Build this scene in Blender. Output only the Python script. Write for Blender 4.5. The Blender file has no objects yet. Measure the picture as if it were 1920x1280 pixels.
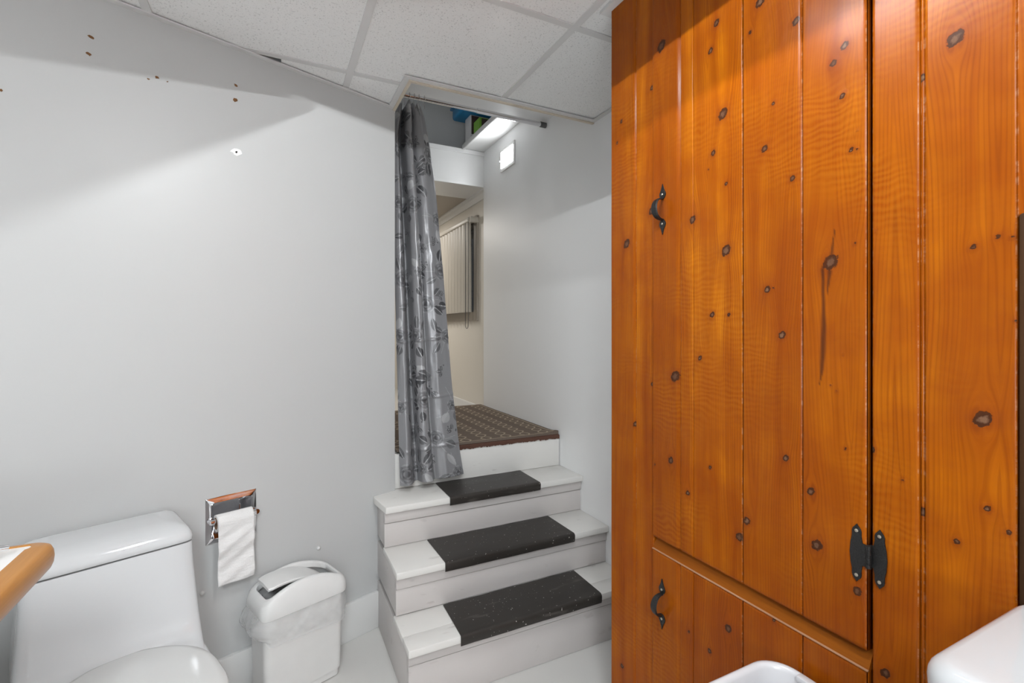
import bpy, bmesh, math, random
import numpy as np
from mathutils import Vector, Matrix

random.seed(7)
rng = np.random.default_rng(11)
S = bpy.context.scene
C = S.collection
PI = math.pi

# ------------------------------------------------------------------ camera, world, exposure, main lights
cam_d = bpy.data.cameras.new('camera')
cam_d.sensor_width = 36.0
cam_d.lens = 905 / 1920 * 36.0
cam_d.shift_y = -23 / 1920
cam_d.clip_start = 0.02
cam = bpy.data.objects.new('camera', cam_d)
cam.location = (0, 0, 1.265)
cam.rotation_euler = (PI / 2, 0, -math.radians(26.44))
C.objects.link(cam)
S.camera = cam
S.view_settings.view_transform = 'Standard'
S.view_settings.look = 'None'
S.view_settings.gamma = 1.0
S.view_settings.use_curve_mapping = False
S.view_settings.exposure = 0.0
W = bpy.data.worlds.new('world')
S.world = W
W.use_nodes = True
W.node_tree.nodes['Background'].inputs[0].default_value = (0.02, 0.022, 0.026, 1)
W.node_tree.nodes['Background'].inputs[1].default_value = 1.0

BULB_W = 5.6         # each of the eight small bulbs in the ceiling fixture above the middle of the room
PANEL_E = 36.0       # the fill panel added at the ceiling behind the camera
SCONCE_E = 34.0      # the small wall light above the steps
GLOBE_E = 27.0       # the glowing globe added behind the camera for fill
FAR_W = 13.0         # the lamp of the room beyond the landing


def lamp(name, kind, loc, power, color=(1, 1, 1), size=0.2, rot=(0, 0, 0)):
    d = bpy.data.lights.new(name, kind)
    d.energy = power
    d.color = color
    if kind == 'AREA':
        d.shape = 'DISK'
        d.size = size
    else:
        d.shadow_soft_size = size
    o = bpy.data.objects.new(name, d)
    o.location = loc
    o.rotation_euler = rot
    C.objects.link(o)
    return o


for bx_ in (0.256, 0.397):
    for by_ in ((0.55, 0.65, 0.75, 0.85) if bx_ < 0.3 else (0.28, 0.38, 0.48, 0.58)):
        lamp('bulb_light', 'POINT', (bx_, by_, 2.193), BULB_W, (0.95, 0.98, 1.0), 0.003)
lamp('far_room_lamp', 'AREA', (0.75, 4.3, 2.25), FAR_W, (1.0, 0.95, 0.88), 0.3)

# ------------------------------------------------------------------ frames of reference
ANG = math.atan2(0.3403, 0.9404)             # the left wall is turned 19.9 degrees against the rest
WN = 1.8427                                  # its distance from the camera
WF = Matrix.Rotation(ANG, 4, 'Z')            # (w along the wall, n into the wall, z)
ID = Matrix.Identity(4)


def wl(w, n, z=0.0):
    return WF @ Vector((w, n, z))


# ------------------------------------------------------------------ helpers
def link(o):
    C.objects.link(o)
    return o


INV = {}


def thing(name, label, cat, loc=(0, 0, 0), group=None, frame=None):
    o = bpy.data.objects.new(name, None)
    o.empty_display_size = 0.05
    m = Matrix.Translation(loc)
    if frame is not None:
        m = m @ frame
    o.matrix_world = m
    o['label'] = label
    o['category'] = cat
    if group:
        o['group'] = group
    link(o)
    INV[o.name] = m
    return o


def tag(o, label, cat, group=None, kind=None):
    if label:
        o['label'] = label
    if cat:
        o['category'] = cat
    if group:
        o['group'] = group
    if kind:
        o['kind'] = kind
    return o


def put(name, me, parent, base=None):
    """link a mesh whose vertices are in world space; top-level ones get their origin at `base`"""
    o = bpy.data.objects.new(name, me)
    link(o)
    if parent is not None:
        pm = INV[parent.name]
        me.transform(pm.inverted())
        o.parent = parent
        INV[o.name] = pm
    else:
        m = Matrix.Translation(base) if base is not None else ID
        me.transform(m.inverted())
        o.matrix_world = m
        INV[o.name] = m
    return o


def part(name, bm, mats, parent=None, frame=None, smooth=None, base=None, label=None):
    if frame is not None:
        bmesh.ops.transform(bm, matrix=frame, verts=bm.verts)
    bmesh.ops.recalc_face_normals(bm, faces=bm.faces)
    me = bpy.data.meshes.new(name)
    bm.to_mesh(me)
    bm.free()
    for m in (mats if isinstance(mats, (list, tuple)) else [mats]):
        me.materials.append(m)
    if smooth is not None:
        me.polygons.foreach_set('use_smooth', [True] * len(me.polygons))
        me.update()
        if smooth < 179:
            me.set_sharp_from_angle(angle=math.radians(smooth))
    o = put(name, me, parent, base)
    if label:
        o['label'] = label
    return o


def struct(name, bm, mat, parent=None, **k):
    o = part(name, bm, mat, parent, **k)
    o['kind'] = 'structure'
    return o


def raw(name, V, F, mats, parent=None, frame=None, smooth=True, base=None):
    me = bpy.data.meshes.new(name)
    V = np.asarray(V, dtype=np.float64)
    me.from_pydata([tuple(v) for v in V], [], [tuple(f) for f in F])
    if frame is not None:
        me.transform(frame)
    for m in (mats if isinstance(mats, (list, tuple)) else [mats]):
        me.materials.append(m)
    if smooth:
        me.polygons.foreach_set('use_smooth', [True] * len(me.polygons))
    me.update()
    return put(name, me, parent, base)


def BM():
    return bmesh.new()


def box(bm, x0, x1, y0, y1, z0, z1, bev=0.0, seg=2, mi=0, m=None):
    r = bmesh.ops.create_cube(bm, size=1.0)
    vs = r['verts']
    for v in vs:
        v.co = Vector(((x0 + x1) / 2 + v.co.x * (x1 - x0), (y0 + y1) / 2 + v.co.y * (y1 - y0),
                       (z0 + z1) / 2 + v.co.z * (z1 - z0)))
    fs = set(f for v in vs for f in v.link_faces)
    if bev > 0:
        es = list(set(e for v in vs for e in v.link_edges))
        rb = bmesh.ops.bevel(bm, geom=es, offset=bev, segments=seg, profile=0.5, affect='EDGES')
        vs = list(set(v for f in rb['faces'] for v in f.verts) | set(v for v in vs if v.is_valid))
        fs = set(f for v in vs for f in v.link_faces)
    for f in fs:
        f.material_index = mi
    if m is not None:
        bmesh.ops.transform(bm, matrix=m, verts=vs)
    return vs


def prism(bm, pts, z0, z1, bev=0.0, seg=2, mi=0):
    """polygon in x,y extruded in z"""
    lo = [bm.verts.new((p[0], p[1], z0)) for p in pts]
    hi = [bm.verts.new((p[0], p[1], z1)) for p in pts]
    n = len(pts)
    fs = [bm.faces.new(lo[::-1]), bm.faces.new(hi)]
    for i in range(n):
        fs.append(bm.faces.new((lo[i], lo[(i + 1) % n], hi[(i + 1) % n], hi[i])))
    for f in fs:
        f.material_index = mi
    vs = lo + hi
    if bev > 0:
        es = list(set(e for f in fs for e in f.edges))
        rb = bmesh.ops.bevel(bm, geom=es, offset=bev, segments=seg, profile=0.5, affect='EDGES')
        vs = list(set(v for f in rb['faces'] for v in f.verts) | set(v for v in vs if v.is_valid))
        for f in rb['faces']:
            f.material_index = mi
    return vs


def prism_yz(bm, pts, x0, x1, bev=0.0, mi=0):
    """polygon in y,z extruded in x"""
    vs = prism(bm, pts, 0, 1, 0, mi=mi)
    for v in vs:
        v.co = Vector((x0 + v.co.z * (x1 - x0), v.co.x, v.co.y))
    if bev > 0:
        es = list(set(e for v in vs for e in v.link_edges))
        rb = bmesh.ops.bevel(bm, geom=es, offset=bev, segments=2, profile=0.5, affect='EDGES')
        vs = list(set(v for f in rb['faces'] for v in f.verts) | set(v for v in vs if v.is_valid))
        for v in vs:
            for f in v.link_faces:
                f.material_index = mi
    return vs


def tube(bm, pts, r, n=10, cap=True, mi=0):
    """round tube along points; r a number or one per point"""
    pts = [Vector(p) for p in pts]
    rr = r if isinstance(r, (list, tuple)) else [r] * len(pts)
    rings = []
    up = Vector((0, 0, 1))
    t0 = (pts[1] - pts[0]).normalized()
    if abs(t0.dot(up)) > 0.95:
        up = Vector((1, 0, 0))
    for i, p in enumerate(pts):
        t = ((pts[min(i + 1, len(pts) - 1)]) - pts[max(i - 1, 0)]).normalized()
        a = up - t * up.dot(t)
        if a.length < 1e-6:
            a = Vector((0, 1, 0))
        a.normalize()
        up = a
        b = t.cross(a)
        rings.append([bm.verts.new(p + (a * math.cos(2 * PI * k / n) + b * math.sin(2 * PI * k / n)) * rr[i])
                      for k in range(n)])
    for i in range(len(rings) - 1):
        for k in range(n):
            f = bm.faces.new((rings[i][k], rings[i][(k + 1) % n], rings[i + 1][(k + 1) % n], rings[i + 1][k]))
            f.material_index = mi
    if cap:
        for rg in (rings[0][::-1], rings[-1]):
            f = bm.faces.new(rg)
            f.material_index = mi


def loft(bm, rings, close=True, cap0=True, cap1=True, mi=0):
    R = [[bm.verts.new(p) for p in rg] for rg in rings]
    n = len(R[0])
    for i in range(len(R) - 1):
        for k in range(n if close else n - 1):
            f = bm.faces.new((R[i][k], R[i][(k + 1) % n], R[i + 1][(k + 1) % n], R[i + 1][k]))
            f.material_index = mi
    if cap0:
        bm.faces.new(R[0][::-1]).material_index = mi
    if cap1:
        bm.faces.new(R[-1]).material_index = mi
    return R


def rrect(x0, x1, y0, y1, r, n=6):
    pts = []
    for cx, cy, a0 in ((x1 - r, y1 - r, 0), (x0 + r, y1 - r, 90), (x0 + r, y0 + r, 180), (x1 - r, y0 + r, 270)):
        for k in range(n + 1):
            a = math.radians(a0 + 90 * k / n)
            pts.append((cx + r * math.cos(a), cy + r * math.sin(a)))
    return pts


def vnoise(x, y, seed=0):
    """smooth value noise on numpy arrays"""
    xi = np.floor(x).astype(np.int64)
    yi = np.floor(y).astype(np.int64)
    fx = x - xi
    fy = y - yi
    fx = fx * fx * (3 - 2 * fx)
    fy = fy * fy * (3 - 2 * fy)

    def h(a, b):
        n = (a * 374761393 + b * 668265263 + seed * 1442695041) & 0xFFFFFFFF
        n = ((n ^ (n >> 13)) * 1274126177) & 0xFFFFFFFF
        return ((n ^ (n >> 16)) & 0xFFFF) / 65535.0
    return ((h(xi, yi) * (1 - fx) + h(xi + 1, yi) * fx) * (1 - fy)
            + (h(xi, yi + 1) * (1 - fx) + h(xi + 1, yi + 1) * fx) * fy)


# ------------------------------------------------------------------ materials
class NT:
    def __init__(self, name):
        self.m = bpy.data.materials.new(name)
        self.m.use_nodes = True
        self.t = self.m.node_tree
        self.b = self.t.nodes['Principled BSDF']
        self.out = self.t.nodes['Material Output']

    def n(self, typ, **k):
        nd = self.t.nodes.new('ShaderNode' + typ)
        for a, v in k.items():
            setattr(nd, a, v)
        return nd

    def l(self, a, b):
        self.t.links.new(a, b)

    def val(self, sock, v):
        if hasattr(v, 'is_linked') or hasattr(v, 'links'):
            self.l(v, sock)
        else:
            sock.default_value = v

    def math(self, op, a, b=None, c=None, clamp=False):
        nd = self.n('Math', operation=op, use_clamp=clamp)
        self.val(nd.inputs[0], a)
        if b is not None:
            self.val(nd.inputs[1], b)
        if c is not None:
            self.val(nd.inputs[2], c)
        return nd.outputs[0]

    def mix(self, f, a, b, blend='MIX'):
        nd = self.n('Mix', data_type='RGBA', blend_type=blend)
        self.val(nd.inputs[0], f)
        for s, v in ((nd.inputs[6], a), (nd.inputs[7], b)):
            if isinstance(v, tuple):
                s.default_value = (*v[:3], 1)
            else:
                self.l(v, s)
        return nd.outputs[2]

    def ramp(self, f, stops):
        nd = self.n('ValToRGB')
        cr = nd.color_ramp
        while len(cr.elements) < len(stops):
            cr.elements.new(0.5)
        for e, (p, c) in zip(cr.elements, stops):
            e.position = p
            e.color = (*c, 1) if isinstance(c, tuple) else (c, c, c, 1)
        self.val(nd.inputs[0], f)
        return nd.outputs[0]

    def noise(self, vec, scale, detail=2, rough=0.5, dim='3D'):
        nd = self.n('TexNoise', noise_dimensions=dim)
        if vec is not None:
            self.l(vec, nd.inputs['Vector'])
        nd.inputs['Scale'].default_value = scale
        nd.inputs['Detail'].default_value = detail
        nd.inputs['Roughness'].default_value = rough
        return nd.outputs[0]

    def attr(self, name):
        return self.n('Attribute', attribute_name=name).outputs['Fac']

    def xyz(self, x=0.0, y=0.0, z=0.0):
        nd = self.n('CombineXYZ')
        for i, v in enumerate((x, y, z)):
            self.val(nd.inputs[i], v)
        return nd.outputs[0]

    def pos(self):
        return self.n('NewGeometry').outputs['Position']

    def sep(self, v):
        nd = self.n('SeparateXYZ')
        self.l(v, nd.inputs[0])
        return nd.outputs

    def bump(self, h, strength=0.3, dist=0.002):
        nd = self.n('Bump')
        nd.inputs['Strength'].default_value = strength
        nd.inputs['Distance'].default_value = dist
        self.l(h, nd.inputs['Height'])
        self.l(nd.outputs[0], self.b.inputs['Normal'])
        return nd

    def set(self, **k):
        names = dict(color='Base Color', rough='Roughness', metal='Metallic', spec='Specular IOR Level', coat='Coat Weight',
                     coat_rough='Coat Roughness', trans='Transmission Weight', ior='IOR', alpha='Alpha',
                     sheen='Sheen Weight', emit='Emission Color', emit_s='Emission Strength', sub='Subsurface Weight')
        for a, v in k.items():
            s = self.b.inputs[names[a]]
            if isinstance(v, tuple):
                s.default_value = (*v[:3], 1)
            elif hasattr(v, 'links'):
                self.l(v, s)
            else:
                s.default_value = v
        return self


def paint(name, col, rough=0.5, var=0.06, scale=3.0, bump=0.15, bscale=160.0, bdist=0.0006, spec=0.5):
    t = NT(name)
    p = t.pos()
    n = t.noise(p, scale, 3, 0.55)
    lo = tuple(c * (1 - var) for c in col)
    hi = tuple(min(1, c * (1 + var)) for c in col)
    t.set(color=t.mix(n, lo, hi), rough=rough, spec=spec)
    if bump:
        t.bump(t.noise(p, bscale, 2, 0.6), bump, bdist)
    return t.m


def plain(name, col, rough=0.4, metal=0.0, bump=0.0, bscale=200.0, **k):
    t = NT(name)
    p = t.pos()
    n = t.noise(p, 14.0, 2)
    t.set(color=t.mix(n, tuple(c * 0.95 for c in col), tuple(min(1, c * 1.04) for c in col)), rough=rough, metal=metal, **k)
    if bump:
        t.bump(t.noise(p, bscale, 2), bump, 0.0008)
    return t.m


def glow(name, col, strength):
    t = NT(name)
    t.set(color=(0.9, 0.9, 0.9), emit=col, emit_s=strength, rough=0.4)
    return t.m


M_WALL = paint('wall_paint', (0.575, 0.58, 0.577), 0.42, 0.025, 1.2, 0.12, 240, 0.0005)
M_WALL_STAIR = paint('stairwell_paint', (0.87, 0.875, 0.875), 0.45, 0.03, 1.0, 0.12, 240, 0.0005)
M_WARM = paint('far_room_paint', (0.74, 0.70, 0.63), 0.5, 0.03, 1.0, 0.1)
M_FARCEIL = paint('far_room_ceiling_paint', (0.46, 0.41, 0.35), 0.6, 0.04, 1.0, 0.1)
M_TRIM = paint('white_trim_paint', (0.78, 0.78, 0.77), 0.35, 0.02, 4.0, 0.1)
M_DARKGAP = plain('dark_gap', (0.02, 0.018, 0.016), 0.8)
M_GRID = paint('ceiling_grid_metal', (0.70, 0.69, 0.68), 0.4, 0.03, 5.0, 0.0)
M_EDGE = paint('raw_board_edge', (0.66, 0.58, 0.47), 0.6, 0.08, 30.0, 0.2)
M_PLENUM = plain('plenum', (0.05, 0.05, 0.05), 0.9)


def m_tile():
    t = NT('ceiling_tile_fibre')
    p = t.pos()
    n = t.noise(p, 330.0, 3, 0.7)
    pin = t.ramp(t.noise(p, 190.0, 2, 0.6), [(0.0, 0.6), (0.33, 0.74), (0.40, 1.0), (1.0, 1.0)])
    c = t.mix(n, (0.85, 0.845, 0.835), (0.95, 0.945, 0.935))
    c = t.mix(1.0, c, pin, 'MULTIPLY')
    t.set(color=c, rough=0.9, spec=0.2)
    t.bump(n, 0.6, 0.0015)
    return t.m


M_TILE = m_tile()


def m_floor():
    t = NT('painted_concrete')
    p = t.pos()
    n = t.noise(p, 2.2, 4, 0.55)
    c = t.mix(n, (0.62, 0.61, 0.59), (0.71, 0.70, 0.675))
    sp = t.ramp(t.noise(p, 90.0, 1), [(0.0, 0.75), (0.22, 0.9), (0.27, 1.0), (1, 1.0)])
    t.set(color=t.mix(1.0, c, sp, 'MULTIPLY'), rough=0.33)
    t.bump(t.noise(p, 40.0, 3), 0.15, 0.001)
    return t.m


M_FLOOR = m_floor()


def m_stair(name, col):
    t = NT(name)
    p = t.pos()
    s = t.sep(p)
    g = t.noise(t.xyz(t.math('MULTIPLY', s[0], 0.10), s[1], s[2]), 90.0, 3, 0.6)
    n = t.noise(p, 5.0, 3)
    c = t.mix(n, tuple(k * 0.93 for k in col), tuple(k * 1.04 for k in col))
    dent = t.noise(t.xyz(t.math('MULTIPLY', s[0], 0.35), s[1], s[2]), 28.0, 2, 0.5)
    dm = t.ramp(dent, [(0.0, 0.0), (0.27, 0.0), (0.33, 1.0), (1.0, 1.0)])
    c = t.mix(t.math('MULTIPLY', t.math('SUBTRACT', 1.0, dm), 0.22), c, (0.30, 0.26, 0.24))
    t.set(color=c, rough=0.38)
    h = t.math('ADD', t.math('MULTIPLY', g, 0.35), dm)
    t.bump(h, 0.35, 0.0022)
    return t.m


M_TREAD = m_stair('tread_paint', (0.80, 0.785, 0.755))
M_RISER = m_stair('riser_paint', (0.62, 0.585, 0.568))


def m_rubber():
    t = NT('black_rubber')
    p = t.pos()
    s = t.sep(p)
    n = t.noise(t.xyz(t.math('MULTIPLY', s[0], 0.3), s[1], s[2]), 14.0, 4, 0.6)
    c = t.mix(n, (0.016, 0.0145, 0.0135), (0.05, 0.043, 0.037))
    sp = t.ramp(t.noise(p, 120.0, 1), [(0.0, 0.0), (0.735, 0.0), (0.75, 1.0), (1.0, 1.0)])
    c = t.mix(t.math('MULTIPLY', sp, 0.75), c, (0.6, 0.58, 0.54))
    sc = t.ramp(t.noise(t.xyz(t.math('MULTIPLY', s[0], 0.25), s[1], s[2]), 26.0, 2), [(0, 0.0), (0.66, 0.0), (0.76, 1.0), (1, 1.0)])
    c = t.mix(t.math('MULTIPLY', sc, 0.30), c, (0.22, 0.20, 0.18))
    t.set(color=c, rough=t.math('MULTIPLY_ADD', n, 0.25, 0.30), spec=0.4)
    t.bump(t.noise(p, 300.0, 2), 0.2, 0.0006)
    return t.m


M_RUBBER = m_rubber()
M_CERAMIC = NT('white_ceramic').set(color=(0.68, 0.69, 0.70), rough=0.09, coat=0.3, coat_rough=0.03).m
M_SINK = NT('white_sink_ceramic').set(color=(0.54, 0.55, 0.56), rough=0.09, coat=0.3, coat_rough=0.03).m
M_SEAT = NT('white_seat_plastic').set(color=(0.70, 0.705, 0.695), rough=0.16).m
M_CHROME = NT('chrome').set(color=(0.78, 0.78, 0.80), rough=0.07, metal=1.0).m
M_STEEL = NT('brushed_steel').set(color=(0.52, 0.50, 0.48), rough=0.22, metal=1.0).m
M_PLASTIC = plain('white_bin_plastic', (0.74, 0.735, 0.72), 0.32)
M_LID = plain('white_lid_plastic', (0.80, 0.80, 0.79), 0.28)
M_GREYPLASTIC = plain('pale_grey_plastic', (0.66, 0.66, 0.68), 0.25)
M_DARKPLASTIC = plain('dark_grey_plastic', (0.09, 0.09, 0.09), 0.45)
M_NUB = plain('clear_rubber_nub', (0.68, 0.68, 0.67), 0.25)


def m_paper():
    t = NT('tissue_paper')
    p = t.pos()
    s = t.sep(p)
    n = t.noise(p, 220.0, 3, 0.6)
    w = t.noise(t.xyz(s[0], s[1], t.math('MULTIPLY', s[2], 3.0)), 22.0, 2)
    t.set(color=t.mix(n, (0.80, 0.79, 0.78), (0.88, 0.87, 0.86)), rough=0.95, spec=0.1)
    t.bump(t.math('ADD', t.math('MULTIPLY', w, 3.0), n), 0.5, 0.0022)
    return t.m


M_PAPER = m_paper()
M_CARD = plain('brown_card_core', (0.36, 0.23, 0.15), 0.8)


def m_bag():
    t = NT('thin_clear_bag_film')
    p = t.pos()
    n = t.noise(p, 34.0, 4, 0.65)
    t.set(color=(0.86, 0.86, 0.86), rough=0.16, spec=0.7, alpha=t.math('MULTIPLY_ADD', t.noise(p, 11.0, 2), 0.35, 0.20))
    t.bump(t.noise(p, 24.0, 2), 0.6, 0.010)
    return t.m


M_BAG = m_bag()


def m_iron():
    t = NT('black_hammered_iron')
    p = t.pos()
    n = t.noise(p, 420.0, 2)
    t.set(color=t.mix(n, (0.010, 0.010, 0.010), (0.035, 0.034, 0.033)), rough=0.38, metal=0.4)
    t.bump(n, 0.7, 0.0015)
    return t.m


M_IRON = m_iron()
M_SCREW = NT('worn_screw_steel').set(color=(0.55, 0.50, 0.42), rough=0.35, metal=1.0).m


def m_wood():
    """varnished knotty pine: grain, knots and wear follow attributes computed per board"""
    t = NT('varnished_knotty_pine')
    p = t.pos()
    s = t.sep(p)
    g, kn, tint, edge, streak, kt = (t.attr(a) for a in ('grain', 'knot', 'tint', 'edge', 'streak', 'ktone'))
    zoff = t.math('MULTIPLY', tint, 9.0)
    v1 = t.xyz(g, 0.0, t.math('MULTIPLY_ADD', s[2], 0.035, zoff))
    v2 = t.xyz(g, 0.0, t.math('MULTIPLY_ADD', s[2], 0.012, zoff))
    broad = t.noise(v1, 26.0, 3, 0.6)
    fine = t.noise(v2, 420.0, 2, 0.6)
    warp = t.noise(v1, 14.0, 2)
    ph = t.math('MULTIPLY_ADD', g, 2 * PI / 0.0058, t.math('MULTIPLY', warp, 48.0))
    ring = t.math('POWER', t.math('MULTIPLY_ADD', t.math('SINE', ph), 0.5, 0.5), 3.0)
    ring = t.math('MULTIPLY', ring, t.ramp(t.noise(v1, 18.0, 2), [(0.30, 0.15), (0.62, 1.0)]))
    blot = t.noise(p, 7.0, 3, 0.6)
    base = t.ramp(broad, [(0.27, (0.22, 0.042, 0.0013)), (0.42, (0.36, 0.086, 0.0018)), (0.60, (0.47, 0.130, 0.0026)), (0.8, (0.60, 0.195, 0.0045))])
    base = t.mix(t.math('MULTIPLY', t.ramp(blot, [(0.36, 0.0), (0.62, 1.0)]), 0.55), base, (0.26, 0.045, 0.002))
    base = t.mix(t.math('MULTIPLY', tint, 0.62), base, (0.24, 0.048, 0.003))
    base = t.mix(t.math('MULTIPLY', ring, 0.50), base, (0.19, 0.036, 0.0022))
    base = t.mix(t.math('MULTIPLY', t.math('SUBTRACT', 1.0, t.ramp(fine, [(0.3, 0.0), (0.6, 1.0)])), 0.30), base, (0.20, 0.04, 0.002))
    # saw chatter across the boards
    cw = t.noise(p, 16.0, 2)
    chat = t.math('SINE', t.math('ADD', t.math('MULTIPLY', s[2], 2 * PI / 0.0125), t.math('MULTIPLY', cw, 22.0)))
    cm = t.ramp(t.noise(p, 5.0, 1), [(0.47, 0.0), (0.68, 1.0)])
    chat = t.math('MULTIPLY', chat, cm)
    base = t.mix(t.math('MULTIPLY', t.math('MULTIPLY_ADD', chat, 0.5, 0.5), t.math('MULTIPLY', cm, 0.09)), base, (0.75, 0.31, 0.02))
    # halo and knot
    halo = t.ramp(t.math('DIVIDE', kn, 4.0), [(0.0, 1.0), (0.27, 0.85), (0.52, 0.18), (0.95, 0.0)])
    base = t.mix(t.math('MULTIPLY', halo, 0.50), base, (0.19, 0.035, 0.006))
    kw = t.math('ADD', kn, t.math('MULTIPLY_ADD', t.noise(p, 170.0, 3), 0.9, -0.45))
    core = t.ramp(kw, [(0.0, (0.10, 0.050, 0.030)), (0.30, (0.13, 0.060, 0.032)), (0.62, (0.055, 0.020, 0.009)), (0.95, (0.075, 0.022, 0.007))])
    kmask = t.ramp(kw, [(0.0, 1.0), (0.88, 1.0), (1.0, 0.0)])
    core = t.mix(t.math('MULTIPLY', t.math('MULTIPLY', t.math('POWER', kt, 2.0), 0.8), t.ramp(kw, [(0.3, 1.0), (0.62, 0.0)])), core, (0.21, 0.115, 0.065))
    base = t.mix(kmask, base, core)
    base = t.mix(streak, base, (0.07, 0.018, 0.006))
    # worn pale arrises
    wn = t.ramp(t.noise(t.xyz(t.math('MULTIPLY', s[1], 0.4), 0.0, s[2]), 60.0, 4, 0.7), [(0.50, 0.0), (0.62, 1.0)])
    wm = t.math('MULTIPLY', t.math('LESS_THAN', edge, 0.0016), wn)
    base = t.mix(t.math('MULTIPLY', wm, 0.3), base, (0.62, 0.36, 0.20))
    t.set(color=base, rough=t.math('MULTIPLY_ADD', blot, 0.16, 0.24), spec=0.02, coat=0.26, coat_rough=0.24)
    und = t.noise(t.xyz(0.0, s[1], t.math('MULTIPLY', s[2], 0.55)), 19.0, 2, 0.5)
    h = t.math('ADD', t.math('MULTIPLY', und, 4.5), t.math('MULTIPLY', chat, 0.045))
    h = t.math('ADD', h, t.math('MULTIPLY', ring, -0.10))
    h = t.math('ADD', h, t.math('MULTIPLY', fine, 0.10))
    h = t.math('ADD', h, t.math('MULTIPLY', halo, 0.75))
    h = t.math('ADD', h, t.math('MULTIPLY', kmask, -0.4))
    t.bump(h, 0.55, 0.0022)
    return t.m


M_WOOD = m_wood()


def m_simplewood(name, a, b, axis=0, rough=0.3, coat=0.2):
    t = NT(name)
    s = t.sep(t.pos())
    q = [s[0], s[1], s[2]]
    q[axis] = t.math('MULTIPLY', q[axis], 0.06)
    v = t.xyz(*q)
    n = t.noise(v, 60.0, 3, 0.6)
    f = t.noise(v, 400.0, 2)
    c = t.mix(n, a, b)
    c = t.mix(t.math('MULTIPLY', f, 0.35), c, tuple(k * 0.55 for k in a))
    t.set(color=c, rough=rough, coat=coat, spec=0.12)
    t.bump(f, 0.15, 0.0006)
    return t.m


M_OAK = m_simplewood('golden_oak', (0.40, 0.16, 0.03), (0.60, 0.29, 0.075), 1)
M_DARKWOOD = m_simplewood('dark_brown_wood', (0.035, 0.016, 0.007), (0.075, 0.035, 0.014), 2, 0.6, 0.0)
M_CARCASS = m_simplewood('cabinet_carcass_wood', (0.05, 0.017, 0.003), (0.10, 0.034, 0.005), 2, 0.6)
M_RAIL = m_simplewood('pine_rail', (0.20, 0.048, 0.003), (0.34, 0.10, 0.006), 1, 0.5, 0.0)
M_RAWPINE = m_simplewood('raw_pine_edge', (0.30, 0.13, 0.06), (0.56, 0.34, 0.21), 1, 0.8, 0.0)
M_LAMINATE = plain('white_laminate', (0.80, 0.79, 0.77), 0.3)


def m_curtain():
    t = NT('grey_satin_floral')
    mo = t.attr('motif')
    p = t.pos()
    c = t.ramp(mo, [(0.0, (0.038, 0.038, 0.042)), (0.5, (0.26, 0.26, 0.27)), (1.0, (0.62, 0.62, 0.63))])
    n = t.noise(p, 500.0, 1)
    c = t.mix(t.math('MULTIPLY', n, 0.12), c, (0.12, 0.12, 0.13))
    t.set(color=c, rough=t.math('MULTIPLY_ADD', t.math('ABSOLUTE', t.math('SUBTRACT', mo, 0.5)), 0.25, 0.30), spec=0.55, metal=0.15)
    h = t.math('ADD', t.noise(p, 30.0, 3), t.math('MULTIPLY', mo, 0.25))
    t.bump(h, 0.35, 0.002)
    return t.m


M_CURTAIN = m_curtain()


def m_rug():
    t = NT('brown_trellis_rug_pile')
    li = t.attr('line')
    p = t.pos()
    n = t.noise(p, 420.0, 2)
    c = t.mix(n, (0.115, 0.088, 0.070), (0.20, 0.158, 0.128))
    d = t.mix(n, (0.38, 0.31, 0.23), (0.50, 0.42, 0.32))
    t.set(color=t.mix(li, c, d), rough=0.95, spec=0.1)
    t.bump(n, 0.8, 0.002)
    return t.m


M_RUG = m_rug()
M_RUGEDGE = plain('rug_binding', (0.15, 0.125, 0.10), 0.9, bump=0.5)
M_REDCARPET = plain('rust_carpet_edge', (0.105, 0.048, 0.032), 0.95, bump=0.8, bscale=400)
M_BLIND = plain('cream_vinyl_slat', (0.52, 0.485, 0.425), 0.45)
M_BLINDRAIL = plain('cream_headrail', (0.66, 0.62, 0.55), 0.4)
M_WINFRAME = paint('taupe_window_frame', (0.36, 0.32, 0.27), 0.5)
M_BROWNCHIP = plain('brown_board_chip', (0.20, 0.095, 0.035), 0.9)
M_SPACKLE = plain('white_filler', (0.92, 0.92, 0.92), 0.8)
M_GLASS = NT('window_glass').set(color=(0.9, 0.95, 0.95), rough=0.02, trans=1.0, ior=1.45).m
M_MIRROR = NT('mirror_glass').set(color=(0.85, 0.86, 0.86), rough=0.02, metal=1.0).m
M_BLUE = plain('blue_plastic', (0.02, 0.23, 0.48), 0.35)
M_GREENBAG = plain('green_plastic', (0.03, 0.22, 0.06), 0.4)
M_CARTON = plain('white_carton', (0.75, 0.74, 0.74), 0.6)
M_CARTONPRINT = plain('dark_printed_card', (0.06, 0.035, 0.032), 0.5)
M_LIME = plain('lime_green_card', (0.20, 0.44, 0.05), 0.5)
M_BAFFLE = plain('matt_black_baffle', (0.03, 0.03, 0.03), 0.8)
M_GLOBE = glow('fill_globe_glow', (0.93, 0.97, 1.0), GLOBE_E)
M_PANEL = glow('fill_panel_glow', (0.92, 0.965, 1.0), PANEL_E)
M_SCONCE = glow('lit_lens', (0.94, 0.97, 1.0), SCONCE_E)

# ------------------------------------------------------------------ room shell
CEIL = 2.235
CX, CY = 0.485, 2.135                        # the corner where the left wall ends at the steps


def wall_y(x, n=WN):
    """Y of the left wall face at X"""
    return (n + 0.3403 * x) / 0.9404


bm = BM()
prism(bm, [(-2.8, -2.4), (1.8, -2.4), (1.8, 3.2), (-2.8, 3.2)], -0.06, 0.0)
struct('floor', bm, M_FLOOR)

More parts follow.
